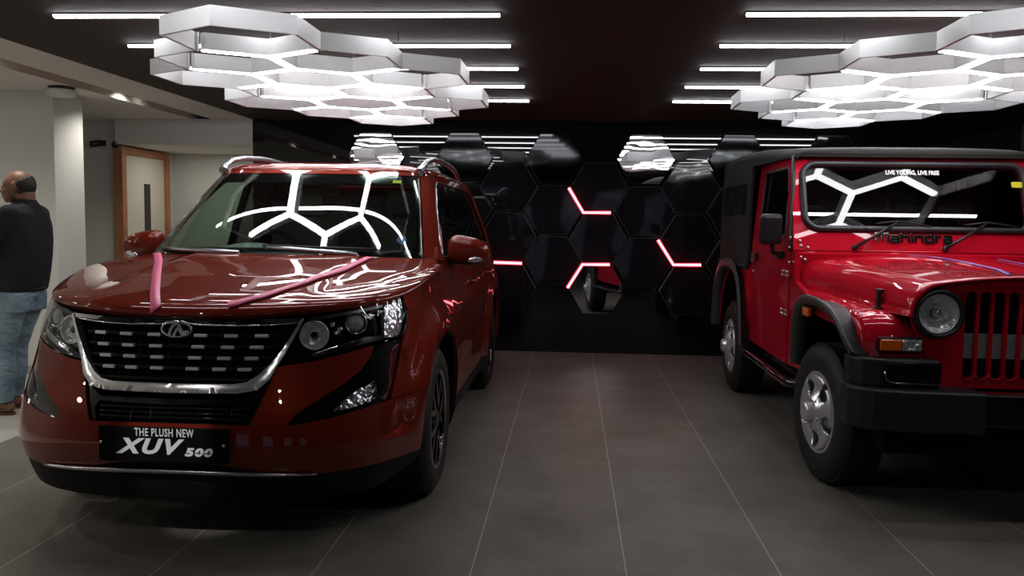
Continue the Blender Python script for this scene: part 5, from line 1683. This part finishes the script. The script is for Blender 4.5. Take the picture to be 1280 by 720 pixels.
# --- cabin
MB().box(-.68, .68, .84, 1.02, 1.02, 1.30, .03).build('dashboard', m_black_plastic, jeep)
st = MB(); cs = Vector((-.36, 1.10, 1.27)); tl_ = Matrix.Translation(cs) @ Matrix.Rotation(math.radians(-28), 4, 'X')
st.tube([tl_ @ Vector((.185 * math.cos(a), 0, .185 * math.sin(a))) for a in np.linspace(0, 2 * math.pi, 36, endpoint=False)], .014, 8, closed=True)
st.tube([tl_ @ Vector((-.18, 0, 0)), tl_ @ Vector((.18, 0, 0))], .014, 8).tube([tl_ @ Vector((0, 0, 0)), tl_ @ Vector((0, 0, -.18))], .014, 8).ball(cs, (.06, .04, .06), 12)
st.build('steering_wheel', m_black_plastic, jeep)
for sg in (-1, 1):
    s = MB().box(sg * .36 - .24, sg * .36 + .24, 1.30, 1.80, .82, .96, .05)
    Mx = Matrix.Translation((sg * .36, 1.80, .92)) @ Matrix.Rotation(math.radians(-12), 4, 'X')
    s.box(-.23, .23, -.07, .07, 0, .52, .05, Mx)
    so = s.build('front_seat', m_black_plastic, jeep)
    MB().box(-.12, .12, -.05, .05, .55, .70, .04, Mx).build('headrest', m_black_plastic, so)
MB().tube([(-.62, 1.9, .6), (-.62, 1.9, 1.72), (-.55, 1.9, 1.79), (.55, 1.9, 1.79), (.62, 1.9, 1.72), (.62, 1.9, .6)], .025, 10).build('roll_bar', m_black_plastic, jeep)
MB().box(-.72, .72, .80, 2.98, .50, .56).build('cabin_floor', m_black_void, jeep)
# ribbons on the bonnet
m_lav = mat('lavender_ribbon', (0.26, 0.22, 0.62), 0.3)
def t_hood(x, y):
    out = []
    for a, b in zip(x, y):
        w = float(h_w(b)); zt = float(h_zt(b)); x1 = w - .15 + .15 * math.cos(math.pi / 2 * .93); z1 = zt - .032 - .15 + .15 * math.sin(math.pi / 2 * .93)
        t = 1 - abs(a) / x1
        out.append((a, b, z1 + (zt - z1) * (1 - (1 - t) ** 2)))
    return np.array(out)
for pts, lab in (([(-.10, .60), (-.02, .50), (.01, .1), (-.03, -.3), (-.10, -.54)], 'narrow lavender ribbon down the middle of the bright red bonnet'), ([(.40, .58), (.40, .2), (.34, -.2), (.26, -.54)], 'narrow lavender ribbon at the right edge of the view on the bright red bonnet')):
    pts = np.array(pts); t_ = np.linspace(0, len(pts) - 1, 40)
    x = np.interp(t_, range(len(pts)), pts[:, 0]); y = np.interp(t_, range(len(pts)), pts[:, 1])
    L_ = t_hood(x - .011, y); R_ = t_hood(x + .011, y); k = 40; up = np.array([0, 0, .006])
    V = np.concatenate([L_ + up, R_ + up, L_ + up * .6, R_ + up * .6]); F = []
    for i in range(k - 1): F += [(i, i + 1, k + i + 1, k + i), (2 * k + i, 3 * k + i, 3 * k + i + 1, 2 * k + i + 1), (i, 2 * k + i, 2 * k + i + 1, i + 1), (k + i, k + i + 1, 3 * k + i + 1, 3 * k + i)]
    o = MB().add(V, F, True).build('ribbon', m_lav)
    o.location = (TO[0], TO[1], 0); tag(o, lab, 'ribbon', 'lavender ribbons on the bright red bonnet')
# ================================================================== THE MAN IN THE AISLE (standing, arms folded, seen from his left side)
MX, MY = -3.70, 5.46
m_skin = add_mottle(mat('skin', (0.20, 0.095, 0.055), 0.5, spec=0.4), (0.18, 0.082, 0.047), (0.23, 0.115, 0.068), 30, 3)
m_hair = add_bump(mat('dark_hair', (0.012, 0.010, 0.009), 0.6), 160, 0.6, 0.003, 3)
m_shirt = add_bump(mat('black_cotton', (0.019, 0.021, 0.025), 0.85, spec=0.2), 14, 0.5, 0.02, 3)
m_jeans = add_bump(add_mottle(mat('blue_denim', (0.12, 0.19, 0.25), 0.85, spec=0.2), (0.13, 0.20, 0.25), (0.30, 0.40, 0.45), 6, 6), 11, 0.9, 0.04, 3, (1, 1, 1.6))
m_leather = mat('sandal_brown', (0.10, 0.045, 0.022), 0.6)
m_eye = mat('eye', (0.03, 0.02, 0.015), 0.15)
man = thing('person', 'man in black polo shirt and faded blue jeans, arms folded, before the white column', 'person', (MX, MY, 0))

def capsule(mb, p0, p1, r0, r1, seg=14, flat=1.0):
    p0, p1 = Vector(p0), Vector(p1); d = (p1 - p0)
    L_ = max(d.length, 1e-5); d = d / L_
    u = Vector((0, 0, 1)) if abs(d.z) < .9 else Vector((1, 0, 0))
    a = d.cross(u).normalized(); b = a.cross(d).normalized()
    prof = [(-r0 * math.cos(t), r0 * math.sin(t)) for t in np.linspace(0, math.pi / 2, 6)] + [(L_ + r1 * math.sin(t), r1 * math.cos(t)) for t in np.linspace(0, math.pi / 2, 6)]
    V = [p0 + d * prof[0][0]]; F = []
    for h, r in prof[1:-1]:
        for k in range(seg):
            th = 2 * math.pi * k / seg
            V.append(p0 + d * h + a * (r * math.cos(th)) + b * (r * flat * math.sin(th)))
    V.append(p0 + d * prof[-1][0]); m = len(prof) - 2
    for k in range(seg):
        k2 = (k + 1) % seg
        F.append((0, 1 + k2, 1 + k)); F.append((len(V) - 1, 1 + (m - 1) * seg + k, 1 + (m - 1) * seg + k2))
        for i in range(m - 1): F.append((1 + i * seg + k, 1 + i * seg + k2, 1 + (i + 1) * seg + k2, 1 + (i + 1) * seg + k))
    mb.add(V, F, True)
def rings_closed(mb, rows, seg=28, e=2.4):
    """rows: (z, x centre, y centre, half depth, half width); superelliptic closed stack"""
    V, F = [], []
    for z, xc, yc, rx, ry in rows:
        for k in range(seg):
            t = 2 * math.pi * k / seg
            c, s = math.cos(t), math.sin(t)
            V.append((xc + rx * math.copysign(abs(c) ** (2 / e), c), yc + ry * math.copysign(abs(s) ** (2 / e), s), z))
    n = len(rows)
    for i in range(n - 1):
        for k in range(seg): F.append((i * seg + k, i * seg + (k + 1) % seg, (i + 1) * seg + (k + 1) % seg, (i + 1) * seg + k))
    F.append(tuple(range(seg))[::-1]); F.append(tuple(range((n - 1) * seg, n * seg)))
    mb.add(V, F, True)
def fused(mb, name, m, parent, voxel=.009, it=3):
    """one continuous skin over overlapping volumes"""
    o = mb.build(name, m, parent)
    r = o.modifiers.new('skin', 'REMESH'); r.mode = 'VOXEL'; r.voxel_size = voxel; r.use_smooth_shade = True
    s = o.modifiers.new('smooth', 'SMOOTH'); s.iterations = it; s.factor = 0.5
    return o
# ---- body (x is forward-negative: he looks towards -x)
b = MB()
b.ball((-.020, 0, 1.553), (.100, .077, .096), 24)
b.ball((-.072, 0, 1.515), (.062, .060, .075), 20)
b.ball((-.095, 0, 1.462), (.036, .036, .026), 16)
capsule(b, (-.060, -.045, 1.475), (-.095, -.018, 1.452), .026, .022); capsule(b, (-.060, .045, 1.475), (-.095, .018, 1.452), .026, .022)
capsule(b, (-.118, 0, 1.548), (-.150, 0, 1.512), .009, .0135)
for s in (-1, 1):
    b.ball((-.142, s * .012, 1.507), (.012, .010, .009), 10)
    capsule(b, (-.115, s * .012, 1.560), (-.098, s * .042, 1.558), .011, .012)
    b.ball((-.085, s * .045, 1.512), (.026, .018, .022), 12)
    capsule(b, (-.012, s * .076, 1.548), (-.006, s * .080, 1.510), .016, .011, flat=.6)
    capsule(b, (-.002, s * .084, 1.562), (.006, s * .086, 1.530), .009, .008)
capsule(b, (-.128, -.014, 1.486), (-.128, .014, 1.486), .0095, .0095)
capsule(b, (-.124, -.013, 1.473), (-.124, .013, 1.473), .010, .010)
capsule(b, (.022, 0, 1.50), (.020, 0, 1.40), .058, .064)
capsule(b, (-.03, 0, 1.44), (-.012, 0, 1.39), .042, .05)
rings_closed(b, [(.80, -.03, 0, .10, .15), (.95, -.02, 0, .12, .16), (1.15, .0, 0, .125, .165), (1.30, .01, 0, .11, .165), (1.39, .015, 0, .08, .12), (1.43, .018, 0, .05, .06)])
for s in (-1, 1):
    capsule(b, (.005, s * .165, 1.365), (-.125, s * .205, 1.095), .052, .042)
    capsule(b, (-.125, s * .205, 1.095), (-.205, -s * .04, 1.135 + .03 * s), .041, .028)
    w = Vector((-.205, -s * .04, 1.135 + .03 * s)); d = Vector((-.01 + .05 * (s > 0), -s * .1, .02)).normalized()
    capsule(b, w, w + d * .075, .030, .032, flat=.55)
    for q in range(4):
        base = w + d * .085 + Vector((0, 0, .026 - .0175 * q))
        ln = (.036, .042, .039, .030)[q]
        k1 = base + d * ln; k2 = k1 + (d + Vector((.55, 0, -.15))).normalized() * ln * .75
        capsule(b, base, k1, .0098, .0092, 10); capsule(b, k1, k2, .0092, .0078, 10)
    th = w + d * .03 + Vector((0, 0, .028)); capsule(b, th, th + d * .03 + Vector((-.008, 0, .028)), .012, .010, 10); capsule(b, th + d * .03 + Vector((-.008, 0, .028)), th + d * .055 + Vector((-.004, 0, .034)), .010, .0085, 10)
LEG = {-1: ((-.020, -.088, .84), (-.085, -.095, .44), (-.105, -.098, .085)), 1: ((-.020, .088, .84), (-.125, .10, .44), (-.175, .105, .085))}
for s in (-1, 1):
    h, k, a = LEG[s]
    k = (k[0] - .012, k[1], k[2]); capsule(b, h, k, .070, .044); capsule(b, k, a, .044, .036)
    hx, hy = a[0], a[1]
    b.ball((hx + .030, hy, .045), (.036, .032, .033), 14)
    capsule(b, (hx + .01, hy, .062), (hx - .095, hy - .004, .042), .036, .028, flat=.8)
    capsule(b, (hx - .07, hy - .004, .042), (hx - .135, hy - .006, .036), .038, .030, flat=.62)
    for q in range(5):
        yq = hy - .006 + s * (-.030 + .0145 * q)
        x0 = hx - .140 + (.0 if q == 0 else -.004 + .008 * q)
        capsule(b, (x0, yq, .034), (x0 - (.036 if q == 0 else .026), yq, .029), .0125 if q == 0 else .0095, .0115 if q == 0 else .0085, 10)
body = fused(b, 'body', m_skin, man, .0065, 2)
for s in (-1, 1): MB().ball((-.113, s * .034, 1.536), (.009, .012, .0075), 12).build('eye', m_eye, body)
# ---- hair: a horseshoe round the back of a bald crown, plus brows and stubble line
hr = MB(); bm = bmesh.new(); bmesh.ops.create_uvsphere(bm, u_segments=48, v_segments=32, radius=1.0)
for v in bm.verts: v.co = Vector((-.016 + v.co.x * .1055, v.co.y * .0815, 1.551 + v.co.z * .098))
def keep(c):
    top = 1.566 + .050 * min(1, max(0, c.x / .07))
    low = 1.470 if c.x > .02 else 1.535
    front = c.x > -.004 if c.z > 1.545 else c.x > .020
    return c.z < top and c.z > low and front
kill = [f for f in bm.faces if not keep(f.calc_center_median())]
bmesh.ops.delete(bm, geom=kill, context='FACES')
hr.bm(bm, None, True); ho = hr.build('hair', m_hair, man)
sd = ho.modifiers.new('thick', 'SOLIDIFY'); sd.thickness = .010; sd.offset = -1
for s in (-1, 1): MB().tube([(-.128, s * .014, 1.566), (-.118, s * .034, 1.571), (-.100, s * .050, 1.562)], [.002, .003, .002], 8).build('eyebrow', m_hair, man)
# ---- polo shirt
b = MB()
rings_closed(b, [(.838, -.022, 0, .126, .180), (.90, -.018, 0, .138, .186), (.98, -.012, 0, .147, .188), (1.08, -.004, 0, .155, .188), (1.18, .006, 0, .150, .190), (1.28, .012, 0, .136, .192), (1.36, .016, 0, .112, .175), (1.405, .018, 0, .088, .130), (1.435, .018, 0, .068, .078)], 32)
for s in (-1, 1):
    capsule(b, (.008, s * .160, 1.352), (-.040, s * .190, 1.27), .068, .066)
    capsule(b, (-.030, s * .190, 1.29), (-.105, s * .222, 1.160), .064, .066)
rings_closed(b, [(1.41, .016, 0, .076, .082), (1.452, .014, 0, .070, .074), (1.458, .013, 0, .066, .070)], 28, 2.1)
fused(b, 'polo_shirt', m_shirt, man, .009, 3)
# ---- jeans
b = MB()
rings_closed(b, [(.80, -.022, 0, .106, .165), (.90, -.020, 0, .110, .162)], 28)
rings_closed(b, [(.70, -.022, -.085, .092, .094), (.83, -.020, -.06, .106, .115)], 24)
rings_closed(b, [(.70, -.022, .085, .092, .094), (.83, -.020, .06, .106, .115)], 24)
for s in (-1, 1):
    h, k, a = LEG[s]
    rows = []
    for t, r in ((0.0, .098), (.15, .098), (.35, .090), (.6, .080), (.9, .074), (1.0, .073)):
        rows.append((h[2] + (k[2] - h[2]) * t - .06 * (1 - t), h[0] - .004 - .014 * t + (k[0] - h[0]) * t, h[1] + (k[1] - h[1]) * t, r * .95, r * .93))
    for t, r in ((.2, .074), (.45, .075), (.7, .068), (.9, .066), (.99, .068)):
        rows.append((k[2] + (a[2] - k[2]) * t, k[0] - .018 + .008 * t + (a[0] - k[0]) * t + .01 * math.sin(t * 3), k[1] + (a[1] - k[1]) * t, r * .93, r * .90))
    rings_closed(b, rows[::-1], 24, 2.1)
fused(b, 'jeans', m_jeans, man, .010, 3)
b = MB(); b.tube([(-.018 + .123 * math.cos(t), .172 * math.sin(t), .872) for t in np.linspace(0, 2 * math.pi, 40, endpoint=False)], .012, 8, closed=True, flat=1.6); b.build('belt', m_black_plastic, man)
# ---- sandals
for s in (-1, 1):
    a = LEG[s][2]; sd = MB()
    outl = [(a[0] + .072, a[1] - .020), (a[0] + .072, a[1] + .020), (a[0] + .03, a[1] + .037), (a[0] - .07, a[1] + .038), (a[0] - .15, a[1] + .044), (a[0] - .19, a[1] + .028), (a[0] - .200, a[1]), (a[0] - .19, a[1] - .030), (a[0] - .15, a[1] - .050), (a[0] - .07, a[1] - .044), (a[0] + .03, a[1] - .037)]
    sd.prism([tuple(p) for p in smooth_poly(outl, 2)], 'z', 0.0, .016)
    so = sd.build('sandal', m_leather, man)
    MB().tube([(a[0] - .03, a[1] - .043, .018), (a[0] - .06, a[1] - .036, .055), (a[0] - .085, a[1], .074), (a[0] - .06, a[1] + .034, .055), (a[0] - .03, a[1] + .040, .018)], .009, 8, flat=.5).build('sandal_strap', m_leather, so)
